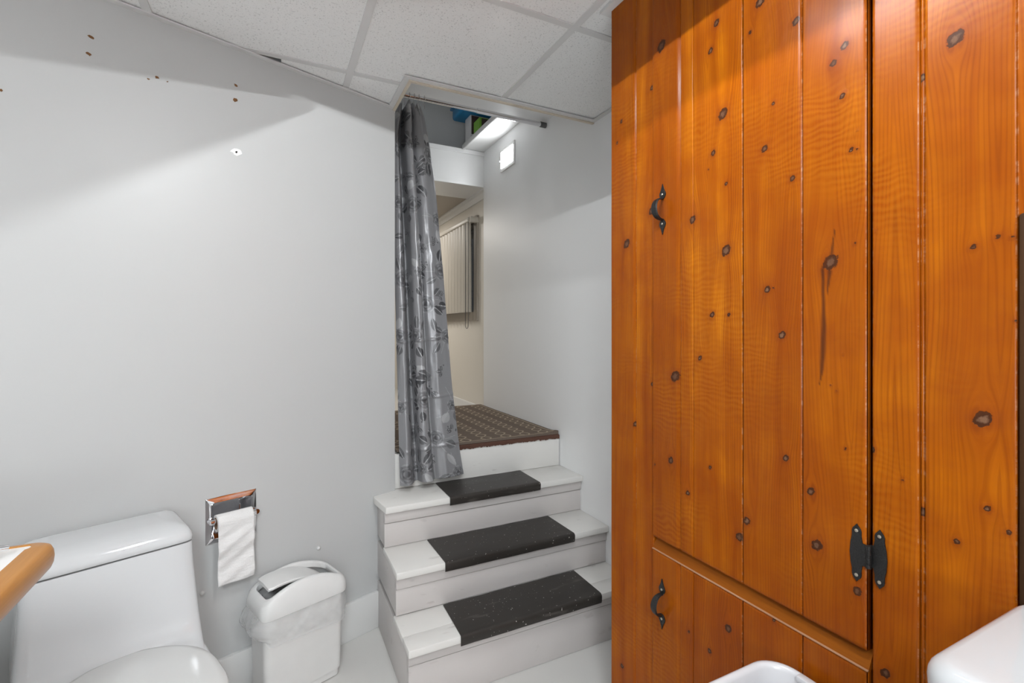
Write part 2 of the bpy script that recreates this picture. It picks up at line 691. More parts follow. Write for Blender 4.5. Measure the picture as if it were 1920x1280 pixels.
# left wall, with the niche of the paper holder left open
NW0, NW1, NZ0, NZ1 = 0.472, 0.597, 0.562, 0.684
wE = 0.9404 * CX + 0.3403 * CY
bm = BM()
ws = [-3.0, NW0, NW1, wE]
zs = [0.0, NZ0, NZ1, 2.45]
grid = {}
for i, w in enumerate(ws):
    for j, z in enumerate(zs):
        grid[i, j] = bm.verts.new((w, WN, z))
for i in range(3):
    for j in range(3):
        if (i, j) != (1, 1):
            bm.faces.new((grid[i, j], grid[i + 1, j], grid[i + 1, j + 1], grid[i, j + 1]))
bx_, by_ = wl(-3.0, WN + 0.10).xy, None
e2 = (CX, CY + 0.106)
q = [bm.verts.new((-3.0, WN + 0.10, 0)), bm.verts.new((0.9404 * e2[0] + 0.3403 * e2[1], -0.3403 * e2[0] + 0.9404 * e2[1], 0))]
qt = [bm.verts.new((v.co.x, v.co.y, 2.45)) for v in q]
bm.faces.new((q[0], q[1], qt[1], qt[0]))
bm.faces.new((grid[3, 0], grid[3, 1], grid[3, 2], grid[3, 3], qt[1], q[1]))
bm.faces.new((grid[0, 3], grid[1, 3], grid[2, 3], grid[3, 3], qt[1], qt[0]))
bm.faces.new((grid[0, 0], grid[0, 1], grid[0, 2], grid[0, 3], qt[0], q[0]))
hb = [bm.verts.new((w, WN + 0.075, z)) for w, z in ((NW0, NZ0), (NW1, NZ0), (NW1, NZ1), (NW0, NZ1))]
hf = [grid[1, 1], grid[2, 1], grid[2, 2], grid[1, 2]]
for k in range(4):
    bm.faces.new((hf[k], hf[(k + 1) % 4], hb[(k + 1) % 4], hb[k]))
bm.faces.new(hb)
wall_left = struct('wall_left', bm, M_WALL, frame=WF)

# the nail holes where fixings were pulled out, and the little bumpers


def flake(w, z, a, b, rot, mat, name='nail_hole', d=0.0012, seed=0):
    r = random.Random(seed)
    pts = []
    for k in range(11):
        t = 2 * PI * k / 11
        rr = 1 + r.uniform(-0.35, 0.25)
        x, y = a * rr * math.cos(t), b * rr * math.sin(t)
        pts.append((x * math.cos(rot) - y * math.sin(rot), x * math.sin(rot) + y * math.cos(rot)))
    bm = BM()
    f = [bm.verts.new((w + x, WN - d, z + y)) for x, y in pts]
    c = bm.verts.new((w, WN - d * 0.3, z))
    g_ = [bm.verts.new((w + x * 1.15, WN + 0.001, z + y * 1.15)) for x, y in pts]
    for k in range(11):
        bm.faces.new((f[k], f[(k + 1) % 11], c))
        bm.faces.new((f[k], g_[k], g_[(k + 1) % 11], f[(k + 1) % 11]))
    return part(name, bm, mat, wall_left, frame=WF)


def wall_uv(u, v):
    t = (u - 960) / 905
    dx, dy = t * 0.8953 + 0.4453, 0.8953 - t * 0.4453
    Z = WN / (-0.3403 * dx + 0.9404 * dy)
    return 0.9404 * Z * dx + 0.3403 * Z * dy, 1.265 + (617 - v) / 905 * Z


for k, (u, v, a, b, rot) in enumerate(((170, 69, .0065, .004, -.3), (166, 101, .006, .0045, -.6), (278, 148, .003, .0022, 0),
                                       (294, 145, .0055, .004, .2), (314, 153, .0025, .0016, .4), (442, 160, .0055, .0032, -.4),
                                       (441, 187, .006, .0075, -.5), (1, 169, .005, .004, 0))):
    w, z = wall_uv(u, v)
    flake(w, z, a, b, rot, M_BROWNCHIP, seed=k)
w, z = wall_uv(443, 285)
flake(w, z, .016, .010, .3, M_SPACKLE, 'filler_patch', 0.0008, 5).__setitem__('label', 'white patch of filler')
flake(w, z, .003, .004, 0, M_DARKGAP, 'nail_hole', 0.0016, 6)
for u, v in ((379, 1111), (597, 1027)):
    w, z = wall_uv(u, v)
    bm = BM()
    rings = []
    for r_, d in ((.0075, 0.0), (.0075, .003), (.006, .006), (.003, .0078)):
        rings.append([(w + r_ * math.cos(2 * PI * k / 14), WN - d, z + r_ * math.sin(2 * PI * k / 14)) for k in range(14)])
    loft(bm, rings)
    part('bumper', bm, M_NUB, wall_left, frame=WF, smooth=60)

# baseboard of the left wall
bm = BM()
wb1 = 0.9404 * 0.402 + 0.3403 * wall_y(0.402)
box(bm, -3.0, wb1, WN - 0.016, WN + 0.002, 0.0, 0.152, 0.003)
struct('baseboard_left', bm, M_TRIM, frame=WF, smooth=40)

# right wall of the steps (thin wall with a ledge carried on top)
RX = 1.35
bm = BM()
prism(bm, [(RX, 1.0), (RX, 3.17), (RX + 0.35, 3.17), (RX + 0.35, 1.0)], 0.0, 2.525)
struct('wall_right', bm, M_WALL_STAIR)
bm = BM()
prism(bm, [(RX + 0.25, 1.9), (RX + 0.35, 1.9), (RX + 0.35, 3.5), (RX + 0.25, 3.5)], 2.52, 3.1)
struct('wall_upper_right', bm, M_WALL_STAIR)
# room walls behind the camera
bm = BM()
box(bm, 0.945, 1.05, -2.4, 0.30, 0, 2.45)
struct('wall_sink', bm, M_WALL)
bm = BM()
box(bm, -2.8, 1.05, -2.5, -2.4, 0, 2.45)
struct('wall_back', bm, M_WALL)
bm = BM()
box(bm, -2.9, -2.8, -2.5, 3.2, 0, 2.45)
struct('wall_side', bm, M_WALL)

# stairwell: left side, header beam, back wall above the beam, top
bm = BM()
prism(bm, [(CX, CY + 0.02), (CX, 3.17), (CX - 0.08, 3.17), (CX - 0.08, CY + 0.09)], 0.60, 3.1)
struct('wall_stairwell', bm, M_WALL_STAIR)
bm = BM()
box(bm, CX, RX, 3.17, 3.5, 2.273, 2.52)
box(bm, CX, RX + 0.1, 3.158, 3.17, 2.492, 2.522, 0.003)
box(bm, CX, RX, 3.164, 3.17, 2.273, 2.293, 0.002)
struct('trim_1', bm, M_TRIM)
bm = BM()
box(bm, -0.2, 1.8, 3.5, 3.58, 2.45, 3.2)
struct('wall_upper_back', bm, M_WALL_STAIR)
bm = BM()
box(bm, 0.3, 1.8, 2.2, 3.6, 3.1, 3.18)
struct('ceiling_stairwell', bm, M_WALL_STAIR)
bm = BM()
box(bm, CX + 0.002, RX, 1.862, 2.30, 2.41, 2.44)
box(bm, CX + 0.002, 1.8, 2.30, 2.34, 2.41, 3.1)
struct('trim_2', bm, M_WALL_STAIR)

# ------------------------------------------------------------------ suspended ceiling
bm = BM()
prism(bm, [(-2.8, -2.4), (1.35, -2.4), (1.35, 1.84), (0.46, 1.84), (0.46, 2.2), (-2.8, 1.2)], 2.40, 2.44)
ceiling = struct('ceiling', bm, M_PLENUM)
GX, GY, STEP = 0.265, 1.303, 0.607
NX, NY = 0.475, 1.85                          # notch over the steps


def clip(poly, a, b, c):
    """keep a*x+b*y<=c"""
    out = []
    for i in range(len(poly)):
        p, q_ = poly[i], poly[(i + 1) % len(poly)]
        dp, dq = a * p[0] + b * p[1] - c, a * q_[0] + b * q_[1] - c
        if dp <= 0:
            out.append(p)
        if (dp < 0 < dq) or (dq < 0 < dp):
            t = dp / (dp - dq)
            out.append((p[0] + (q_[0] - p[0]) * t, p[1] + (q_[1] - p[1]) * t))
    return out


G2 = 0.0085
xs = [GX + STEP * k for k in range(-5, 3)]
ysl = [GY + STEP * k for k in range(-6, 3)]
for x0, x1 in zip(xs[:-1], xs[1:]):
    for y0, y1 in zip(ysl[:-1], ysl[1:]):
        P = [(x0 + G2, y0 + G2), (x1 - G2, y0 + G2), (x1 - G2, y1 - G2), (x0 + G2, y1 - G2)]
        P = clip(P, -0.3403, 0.9404, WN - 0.004)
        for a, b, c in ((1, 0, RX - 0.004), (-1, 0, 2.795), (0, -1, 2.395)):
            if P:
                P = clip(P, a, b, c)
        if x1 > 0.9 and P and y0 < 0.6:
            P = clip(P, 1, 0, 0.925)
        if not P or len(P) < 3:
            continue
        if x1 > NX and y1 > NY and P:
            if x0 >= NX - 0.01:
                P = clip(P, 0, 1, NY - 0.004)
            elif y0 >= NY:
                P = clip(P, 1, 0, NX - 0.004)
            else:
                P = [(x0 + G2, y0 + G2), (x1 - G2, y0 + G2), (x1 - G2, NY - 0.004), (NX - 0.004, NY - 0.004),
                     (NX - 0.004, y1 - G2), (x0 + G2, y1 - G2)]
        if len(P) < 3:
            continue
        ar = abs(sum(P[i][0] * P[(i + 1) % len(P)][1] - P[(i + 1) % len(P)][0] * P[i][1] for i in range(len(P)))) / 2
        if ar < 0.002:
            continue
        # the tile whose edge has lifted beside the left wall leaves a dark gap there
        if abs(x0 - (GX - STEP)) < 0.01 and abs(y0 - (GY + STEP)) < 0.01:
            P = clip(P, -1, 0, -0.03)
        bm = BM()
        prism(bm, P, 2.2385, 2.2505)
        part('ceiling_tile', bm, M_TILE, ceiling)

TW = 0.0122
for x in xs:
    y1 = min(wall_y(x) - 0.004, (NY if x > NX else 9))
    if x > 0.9 or x < -2.8:
        continue
    y0 = -2.4
    bm = BM()
    box(bm, x - TW, x + TW, y0, y1, 2.2345, 2.2382)
    box(bm, x - 0.002, x + 0.002, y0, y1, 2.238, 2.265)
    part('tee_bar', bm, M_GRID, ceiling)
for y in ysl:
    for k in range(-5, 3):
        x0, x1 = GX + STEP * (k - 1) + TW, GX + STEP * k - TW
        xw = (0.9404 * y - WN) / 0.3403
        x0 = max(x0, xw + 0.004, -2.8)
        if y > NY:
            x1 = min(x1, NX)
        elif y < 1.17:
            x1 = min(x1, 0.92)
        else:
            x1 = min(x1, RX)
        if x1 - x0 < 0.02 or y < -2.4:
            continue
        bm = BM()
        box(bm, x0, x1, y - TW, y + TW, 2.2350, 2.2384)
        box(bm, x0, x1, y - 0.002, y + 0.002, 2.238, 2.265)
        part('cross_tee', bm, M_GRID, ceiling)
# wall angles
bm = BM()
w0 = -3.0
prism(bm, [(w0, WN - 0.021), (wE - 0.010, WN - 0.021), (wE - 0.002, WN), (w0, WN)], 2.230, 2.2345)
part('wall_angle', bm, M_GRID, ceiling, frame=WF)
bm = BM()
box(bm, NX - 0.022, RX, NY - 0.022, NY, 2.2305, 2.2350)
box(bm, NX - 0.022, NX, NY - 0.0, CY - 0.012, 2.2305, 2.2350)
part('wall_angle', bm, M_GRID, ceiling)
bm = BM()
box(bm, RX - 0.021, RX, 1.19, NY - 0.022, 2.2305, 2.2350)
part('wall_angle', bm, M_GRID, ceiling)
bm = BM()
prism(bm, [(0.897, -2.39), (0.921, -2.39), (0.921, 1.176), (RX - 0.001, 1.176), (RX - 0.001, 1.200), (0.897, 1.200)], 2.2265, 2.2350)
part('wall_angle', bm, M_GRID, ceiling)
# the cut edge boards round the opening over the steps
bm = BM()
box(bm, NX, RX, NY, NY + 0.014, 2.226, 2.41)
box(bm, NX, NX + 0.012, NY + 0.014, CY + 0.008, 2.226, 2.41)
struct('trim_3', bm, M_EDGE)

# ------------------------------------------------------------------ strip light above the frame, and unseen fill lights added behind the camera
fx = thing('strip_light', 'twin row strip light with black baffle under the tiled ceiling', 'ceiling light', (0.36, 0.5, CEIL))
bm = BM()
prism(bm, [(0.201, -0.25), (0.500, -0.25), (0.500, 1.20), (0.201, 1.35)], 2.224, 2.234)
for x0, x1, zl in ((0.199, 0.203, 2.154), (0.498, 0.502, 2.120)):
    box(bm, x0, x1, -0.25, 1.15 if x0 > 0.3 else 1.35, zl, 2.226)
prism(bm, [(0.200, 1.345), (0.500, 1.195), (0.500, 1.20), (0.200, 1.35)], 2.167, 2.226)
box(bm, 0.203, 0.498, -0.25, -0.245, 2.15, 2.226)
part('trough', bm, M_BAFFLE, fx)
for x in (0.256, 0.397):
    bm = BM()
    box(bm, x - 0.010, x + 0.010, 0.22, 0.92, 2.202, 2.224)
    part('bulb_bar', bm, M_BAFFLE, fx)
pn = thing('fill_panel', 'glowing panel added at the ceiling behind the viewpoint for fill light', 'ceiling light', (-0.4, -0.95, CEIL))  # unseen glowing panel, added to lift the general light of the room
bm = BM()
box(bm, -0.70, -0.10, -1.40, -0.50, 2.212, 2.232, 0.003)
part('frame', bm, M_TRIM, pn)
bm = BM()
box(bm, -0.67, -0.13, -1.37, -0.53, 2.206, 2.212)
part('diffuser', bm, M_PANEL, pn)
fl = thing('fill_globe', 'glowing globe on a stand added behind the viewpoint for fill light', 'fill light', (-0.25, -0.90, 0))  # unseen globe on a stand, added to brighten the ceiling and walls
bm = BM()
tube(bm, [(-0.25, -0.90, 0.0), (-0.25, -0.90, 0.02), (-0.25, -0.90, 0.03), (-0.25, -0.90, 0.90)], [0.15, 0.15, 0.014, 0.014], 20)
part('stand', bm, M_IRON, fl, smooth=40)
bm = BM()
bmesh.ops.create_uvsphere(bm, u_segments=24, v_segments=14, radius=0.16, matrix=Matrix.Translation((-0.25, -0.90, 1.05)))
part('globe', bm, M_GLOBE, fl, smooth=180)

# ------------------------------------------------------------------ room beyond the landing
bm = BM()
box(bm, -0.8, 2.0, 3.24, 5.6, 0.54, 0.59)
struct('floor_far_room', bm, M_FLOOR)
FX = 1.40
bm = BM()
for a in ((3.17, 3.44, 0.59, 2.30), (4.95, 5.6, 0.59, 2.30), (3.44, 4.95, 0.59, 1.40), (3.44, 4.95, 2.07, 2.30)):
    box(bm, FX, FX + 0.10, a[0], a[1], a[2], a[3])
struct('wall_far_room', bm, M_WARM)
bm = BM()
box(bm, -0.8, 2.0, 5.5, 5.6, 0.59, 2.30)
box(bm, -0.9, -0.8, 3.1, 5.6, 0.59, 2.30)
box(bm, -0.9, CX - 0.08, 3.10, 3.17, 0.59, 2.30)
struct('wall_far_back', bm, M_WARM)
bm = BM()
box(bm, -0.8, 2.0, 3.50, 5.6, 2.273, 2.32)
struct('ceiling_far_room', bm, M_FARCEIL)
bm = BM()
prism(bm, [(0, 0), (0.05, 0), (0.05, -0.012), (0.03, -0.02), (0.012, -0.05), (0, -0.05)], 0, 1)
for v in bm.verts:
    v.co = Vector((FX - v.co.x, 3.17 + v.co.z * 2.3, 2.273 + v.co.y))
struct('trim_4', bm, M_TRIM)
bm = BM()
box(bm, FX - 0.014, FX, 3.19, 5.5, 0.59, 0.692, 0.003)
struct('baseboard_far_room', bm, M_TRIM)
# window behind the blind
bm = BM()
for a in ((3.38, 3.45, 1.33, 2.13), (4.94, 5.01, 1.33, 2.13), (3.45, 4.94, 1.33, 1.40), (3.45, 4.94, 2.06, 2.13), (4.18, 4.21, 1.40, 2.06)):
    box(bm, FX - 0.016, FX + 0.05, a[0], a[1], a[2], a[3], 0.003)
window = struct('window_1', bm, M_WINFRAME)
for y0, y1 in ((3.45, 4.18), (4.21, 4.94)):
    bm = BM()
    box(bm, FX + 0.03, FX + 0.034, y0, y1, 1.40, 2.06)
    part('pane', bm, M_GLASS, window)

bl = thing('vertical_blind', 'cream vertical slat blind on the window beyond the landing', 'blind', (1.34, 4.2, 2.10))
bm = BM()
box(bm, 1.318, 1.375, 3.40, 5.02, 2.075, 2.108, 0.004)
part('headrail', bm, M_BLINDRAIL, bl, smooth=40)
bm = BM()
box(bm, 1.330, FX, 3.375, 3.412, 2.070, 2.114, 0.004)
part('end_bracket', bm, M_BLINDRAIL, bl, smooth=40)
slat_me = None
for k in range(22):
    yc = 3.45 + k * 0.072
    if slat_me is None:
        V, F = [], []
        for j in range(5):
            q_ = (j / 4 - 0.5)
            for z in (1.395, 2.078):
                V.append((-q_ * 0.016, q_ * 0.079, z))
        for j in range(5):
            q_ = (j / 4 - 0.5)
            for z in (1.395, 2.078):
                V.append((-q_ * 0.016 - 0.0012 - 0.010 * (1 - 4 * q_ * q_), q_ * 0.079, z))
        for j in range(4):
            F.append((2 * j, 2 * j + 1, 2 * j + 3, 2 * j + 2))
            F.append((10 + 2 * j, 12 + 2 * j, 13 + 2 * j, 11 + 2 * j))
        F += [(0, 10, 11, 1), (8, 9, 19, 18)]
        o = raw('slat', [(x + 1.34, y + yc, z) for x, y, z in V], F, M_BLIND, bl, smooth=False)
        slat_me = o
        y_first = yc
    else:
        o = slat_me.copy()
        link(o)
        o.parent = bl
        o.location = (0, yc - y_first, 0)
        o.rotation_euler = (0, 0, 0)
bm = BM()
cp = [(1.325, 3.405, 2.08), (1.325, 3.405, 1.36)]
loop_pts = [(1.325, 3.405, 2.075), (1.325, 3.405, 1.30)] + \
    [(1.325, 3.435 - 0.03 * math.cos(PI * k / 8), 1.30 - 0.03 * math.sin(PI * k / 8)) for k in range(1, 8)] + \
    [(1.325, 3.465, 1.30), (1.325, 3.465, 2.075)]
tube(bm, loop_pts, 0.0022, 6)
part('cord', bm, M_DARKPLASTIC, bl, smooth=60, label='hanging loop of cord')

# ------------------------------------------------------------------ wall light above the steps
sc = thing('wall_light', 'small square lit wall light with a pale metal frame above the steps', 'wall light', (RX, 2.765, 2.36))
bm = BM()
y0, y1, z0, z1 = 2.665, 2.868, 2.290, 2.437
fw = 0.022
for a in ((y0, y1, z0, z0 + fw), (y0, y1, z1 - fw, z1), (y0, y0 + fw, z0 + fw, z1 - fw), (y1 - fw * 0.6, y1, z0 + fw, z1 - fw)):
    box(bm, RX - 0.010, RX, a[0], a[1], a[2], a[3], 0.002)
part('frame', bm, M_GRID, sc)
bm = BM()
box(bm, RX - 0.013, RX - 0.004, y0 + fw, y1 - fw * 0.6, z0 + fw, z1 - fw, 0.002)
part('lens', bm, M_SCONCE, sc)
bm = BM()
box(bm, RX - 0.014, RX - 0.001, y1 + 0.004, y1 + 0.012, 2.36, 2.372, 0.002)
part('switch', bm, M_TRIM, sc)

# ------------------------------------------------------------------ ledge over the right wall and what is stored on it
bm = BM()
LX = 1.19
prism(bm, [(LX + 0.008, 2.34), (RX + 0.26, 2.34), (RX + 0.26, 3.17), (LX + 0.008, 3.17)], 2.523, 2.545)
prism_yz(bm, [(2.34, 2.512), (3.168, 2.512), (3.168, 2.548), (2.34, 2.548)], LX - 0.006, LX + 0.012, 0.005)
tag(part('shelf', bm, M_TRIM, None, base=(1.35, 2.75, 2.52), smooth=40), 'white painted shelf with rounded lip high over the steps', 'shelf')

bx = thing('carton', 'white carton with dark printed front on the high shelf', 'box', (1.29, 3.08, 2.545))
bm = BM()
box(bm, 1.205, 1.40, 3.055, 3.155, 2.546, 2.72, 0.002)
part('box_body', bm, M_CARTON, bx)
bm = BM()
box(bm, 1.212, 1.394, 3.052, 3.0552, 2.590, 2.714)
part('printed_front', bm, M_CARTONPRINT, bx)
bx = thing('card_box', 'lime green and dark box standing in front of the white carton', 'box', (1.29, 2.93, 2.545))
bm = BM()
box(bm, 1.20, 1.37, 2.885, 2.985, 2.546, 2.635, 0.002)
part('box_body', bm, M_LIME, bx)
bm = BM()
box(bm, 1.215, 1.364, 2.8825, 2.8852, 2.552, 2.629)
part('printed_front', bm, M_CARTONPRINT, bx)
bm = BM()
vs = box(bm, 1.13, 1.52, 3.02, 3.22, 2.722, 2.80, 0.02, 3)
tb = thing('storage_tray', 'bright blue plastic tray lying on top of the white carton', 'tray', (1.32, 3.12, 2.721))
part('tray_body', bm, M_BLUE, tb, smooth=60)
bm = BM()
box(bm, 1.118, 1.53, 3.01, 3.23, 2.795, 2.812, 0.006, 2)
part('tray_rim', bm, M_BLUE, tb, smooth=60)
bm = BM()
box(bm, 1.15, 1.30, 3.14, 3.23, 2.813, 2.90, 0.02, 3)
tag(part('pouch', bm, M_GREENBAG, None, base=(1.22, 3.18, 2.813), smooth=60), 'dark green pouch behind the blue tray', 'pouch')

# ------------------------------------------------------------------ staircase
st = thing('staircase', 'white and pinkish grey painted wooden steps up to a landing', 'stairs', (0.88, 1.6, 0))
SX0, SX1 = 0.405, RX - 0.001
steps = [(1.552, 1.590, 0.0, 0.218), (1.738, 1.766, 0.218, 0.386), (1.940, 1.966, 0.386, 0.555)]
backs = [1.766, 1.966, 2.158]
TT = 0.026
for i, (yn, yr, zb, zt) in enumerate(steps):
    yb = backs[i]
    if i == 0:                                # two planks, the rear one narrower
        for a, b, dz in ((yn, 1.637, 0.0), (1.6385, yb + 0.01, 0.0015)):
            bm = BM()
            box(bm, SX0 - 0.008, SX1, a, b, zt - TT, zt - dz, 0.004)
            part('tread', bm, M_TREAD, st, smooth=40)
    elif i == 1:
        bm = BM()
        box(bm, SX0 - 0.004, SX1, yn, yb + 0.01, zt - TT, zt, 0.004)
        part('tread', bm, M_TREAD, st, smooth=40)
    else:
        bm = BM()
        prism(bm, [(SX0, yn), (SX1, yn), (SX1, 2.162), (CX + 0.002, 2.162), (CX + 0.002, CY + 0.002), (SX0 - 0.02, wall_y(SX0 - 0.02) + 0.002), (SX0 - 0.02, wall_y(SX0) - 0.03)],
              zt - TT, zt, 0.003)
        part('tread', bm, M_TREAD, st, smooth=40)
    zs1 = zt - TT - 0.0005
    zs0 = zs1 - 0.042
    bm = BM()
    box(bm, SX0 - 0.001, SX1, yr - 0.011, yr + 0.02, zs0, zs1, 0.002)
    part('riser_strip', bm, M_RISER, st, smooth=40)
    bm = BM()
    box(bm, SX0 - 0.0008, SX1, yr - 0.004 - (0.004 if i == 0 else 0), yr + 0.02, zb + 0.001, zs0 - 0.0035, 0.002)
    part('riser', bm, M_RISER, st, smooth=40)
bm = BM()
box(bm, CX + 0.003, SX1 - 0.004, 2.152, 2.175, 0.5555, 0.708, 0.002)
part('riser', bm, M_TREAD, st, smooth=40)
# left side, one board for each step so that it follows the wall
for i, (yn, yr, zb, zt) in enumerate(steps):
    bm = BM()
    yb = min(wall_y(SX0 + 0.004) + 0.003, 2.12)
    prism_yz(bm, [(yr + 0.004, zb + 0.001), (yb, zb + 0.001), (yb, zt - TT - 0.0015), (yr + 0.004, zt - TT - 0.0015)], SX0, SX0 + 0.02, 0.0015)
    part('side_board', bm, M_RISER, st, smooth=40)
bm = BM()
box(bm, CX + 0.003, SX1 - 0.002, 2.165, 3.24, 0.60, 0.708)
part('landing', bm, M_TREAD, st)

# rubber treads, wrapped over the nosings
for i, (x0, x1, lab) in enumerate(((0.578, 1.167, 'black rubber tread mat with a rolled nose on the lowest step'),
                                   (0.580, 1.160, 'black rubber tread mat on the middle step'),
                                   (0.674, 1.112, 'short black rubber tread mat on the top step below the landing'))):
    yn, yr, zb, zt = steps[i]
    yb = backs[i] - 0.012
    th = 0.004
    r_ = 0.011
    prof_o = [(yb, zt + th), (yb - 0.004, zt + th + .0005), (yn + 0.012, zt + th)]
    for k in range(7):
        a = PI / 2 + PI / 2 * k / 6
        prof_o.append((yn + 0.004 + (r_) * math.cos(a), zt + th - r_ + r_ * math.sin(a)))
    prof_o += [(yn - 0.0065, zt - TT + 0.002), (yn - 0.004, zt - TT - 0.006)]
    prof_i = [(yn - 0.0025, zt - TT - 0.005), (yn - 0.0025, zt - 0.006), (yn - 0.0005, zt + 0.0012), (yn + 0.006, zt + 0.0012), (yb, zt + 0.0012)]
    pts = prof_o + prof_i
    bm = BM()
    rings = []
    n = 25
    for k in range(n):
        f = k / (n - 1)
        x = x0 + (x1 - x0) * f
        row = []
        for j, (y, z) in enumerate(pts):
            wob = 0.0004 * math.sin(f * 17 + i * 2) + 0.00025 * math.sin(f * 41 + j)
            row.append((x + (0.003 * math.sin(y * 40 + i) if k in (0, n - 1) else 0), y + (wob if j < len(prof_o) else 0) * (1 if 3 < j else 2),
                        z + (max(0.0, wob * 0.6) if j < len(prof_o) else 0)))
        rings.append(row)
    loft(bm, rings)
    tag(part('rubber_tread', bm, M_RUBBER, None, smooth=50, base=((x0 + x1) / 2, yn, zt)), lab, 'stair mat', 'rubber mats on the steps')

# carpet remnant and rug on the landing
NXr = 180
xe = np.linspace(0.62, RX - 0.006, NXr)
V, F = [], []
for k, x in enumerate(xe):
    fr = 0.010 * vnoise(np.array([x * 60.0]), np.array([3.0]), 2)[0] + 0.008 * vnoise(np.array([x * 230.0]), np.array([1.0]), 4)[0]
    lo = 0.008 * vnoise(np.array([x * 150.0]), np.array([9.0]), 5)[0]
    yf = 2.150 - 0.000
    V += [(x, 3.18, 0.714), (x, yf + 0.003, 0.7155), (x, yf - 0.004, 0.712), (x, yf - 0.0035, 0.703 - fr * 0.55 - lo * .4), (x, yf + 0.001, 0.704), (x, 3.18, 0.709)]
for k in range(NXr - 1):
    for j in range(6):
        F.append((k * 6 + j, (k + 1) * 6 + j, (k + 1) * 6 + (j + 1) % 6, k * 6 + (j + 1) % 6))
F.append(tuple(range(5, -1, -1)))
F.append(tuple((NXr - 1) * 6 + j for j in range(6)))
o = raw('carpet_edge', V, F, M_REDCARPET, st, smooth=False)
o['label'] = 'frayed rust brown carpet edge'

ux = np.linspace(0.50, 1.344, 212)
uy = np.linspace(2.158, 3.215, 265)
UX, UY = np.meshgrid(ux, uy)
cell = 0.108


def trellis(X, Y):
    a = (X - 1.33) / cell
    b = (Y - 2.17) / (cell * 1.25)
    d = np.full(X.shape, 9.0)
    for sh in (0.0, 0.5):
        # ogee lines: two families of opposite sine waves
        q1 = (a + 0.23 * np.sin(2 * PI * b) + sh)
        q2 = (a - 0.23 * np.sin(2 * PI * b) + sh + 0.0)
        for q_ in (q1, q2):
            f_ = np.abs((q_ % 1.0) - 0.5)
            d = np.minimum(d, np.where(sh == 0.0, f_, 9.0))
    return d


dl = trellis(UX, UY)
line = np.clip(1.0 - (dl - 0.022) / 0.025, 0, 1)
brd = np.minimum(np.minimum(1.344 - UX, UY - 2.158), 3.215 - UY)
line = np.where(brd < 0.022, 0.0, line)
line = np.where((brd > 0.013) & (brd < 0.021), 0.85, line)
UZ = 0.7245 + 0.0012 * vnoise(UX * 9, UY * 9, 3) + 0.010 * np.exp(-(((UX - 1.344) / 0.05) ** 2 + ((UY - 2.158) / 0.05) ** 2))
nr, nc = UX.shape
V = np.stack([UX, UY, UZ], -1).reshape(-1, 3)
idx = np.arange(nr * nc).reshape(nr, nc)
F = np.stack([idx[:-1, :-1], idx[:-1, 1:], idx[1:, 1:], idx[1:, :-1]], -1).reshape(-1, 4).tolist()
bnd = list(idx[0, :]) + list(idx[1:, -1]) + list(idx[-1, -2::-1]) + list(idx[-2:0, 0])
nb = len(V)
VB = V[bnd].copy()
VB[:, 2] = 0.7165
V2 = np.concatenate([V, VB])
L = len(bnd)
for k in range(L):
    F.append((int(bnd[k]), nb + k, nb + (k + 1) % L, int(bnd[(k + 1) % L])))
rug = raw('rug', V2, F, M_RUG, None, base=(0.92, 2.68, 0.7165))
at = rug.data.attributes.new('line', 'FLOAT', 'POINT')
at.data.foreach_set('value', np.concatenate([line.reshape(-1), np.zeros(L)]).astype(np.float32))
tag(rug, 'brown rug with a cream trellis pattern on the landing', 'rug')

# ------------------------------------------------------------------ shower rod, rings and curtain
rod = thing('curtain_rod', 'chrome tension rod across the top of the steps', 'curtain rod', (0.92, 2.297, 2.386))
bm = BM()
tube(bm, [(0.492, 2.297, 2.386), (0.95, 2.297, 2.386)], 0.0105, 16)
tube(bm, [(0.94, 2.297, 2.386), (RX - 0.03, 2.297, 2.386)], 0.0125, 16)
part('pole', bm, M_CHROME, rod, smooth=60)
for a, b in ((0.488, 0.505), (RX - 0.036, RX - 0.001)):
    bm = BM()
    tube(bm, [(a, 2.297, 2.386), (b, 2.297, 2.386)], 0.0145, 16)
    part('end_cap', bm, M_DARKPLASTIC, rod, smooth=60)

cu = thing('curtain', 'grey satin curtain with woven roses hanging at the left of the steps', 'curtain', (0.62, 2.2, 0.60))
prof = np.array([(0.00, 0.012), (0.06, -0.010), (0.13, -0.016), (0.20, 0.012), (0.24, 0.052), (0.29, 0.060), (0.31, 0.018), (0.335, -0.022),
                 (0.41, -0.036), (0.485, -0.026), (0.515, 0.006), (0.55, 0.016), (0.62, -0.004), (0.72, -0.012), (0.85, -0.004), (0.95, 0.006), (1.0, 0.014)])


def catmull(P, n):
    out = []
    m = len(P)
    for s_ in np.linspace(0, m - 1 - 1e-9, n):
        i = int(s_)
        f = s_ - i
        p0, p1, p2, p3 = P[max(i - 1, 0)], P[i], P[min(i + 1, m - 1)], P[min(i + 2, m - 1)]
        out.append(0.5 * ((2 * p1) + (p2 - p0) * f + (2 * p0 - 5 * p1 + 4 * p2 - p3) * f * f + (3 * p1 - p0 - 3 * p2 + p3) * f ** 3))
    return np.array(out)


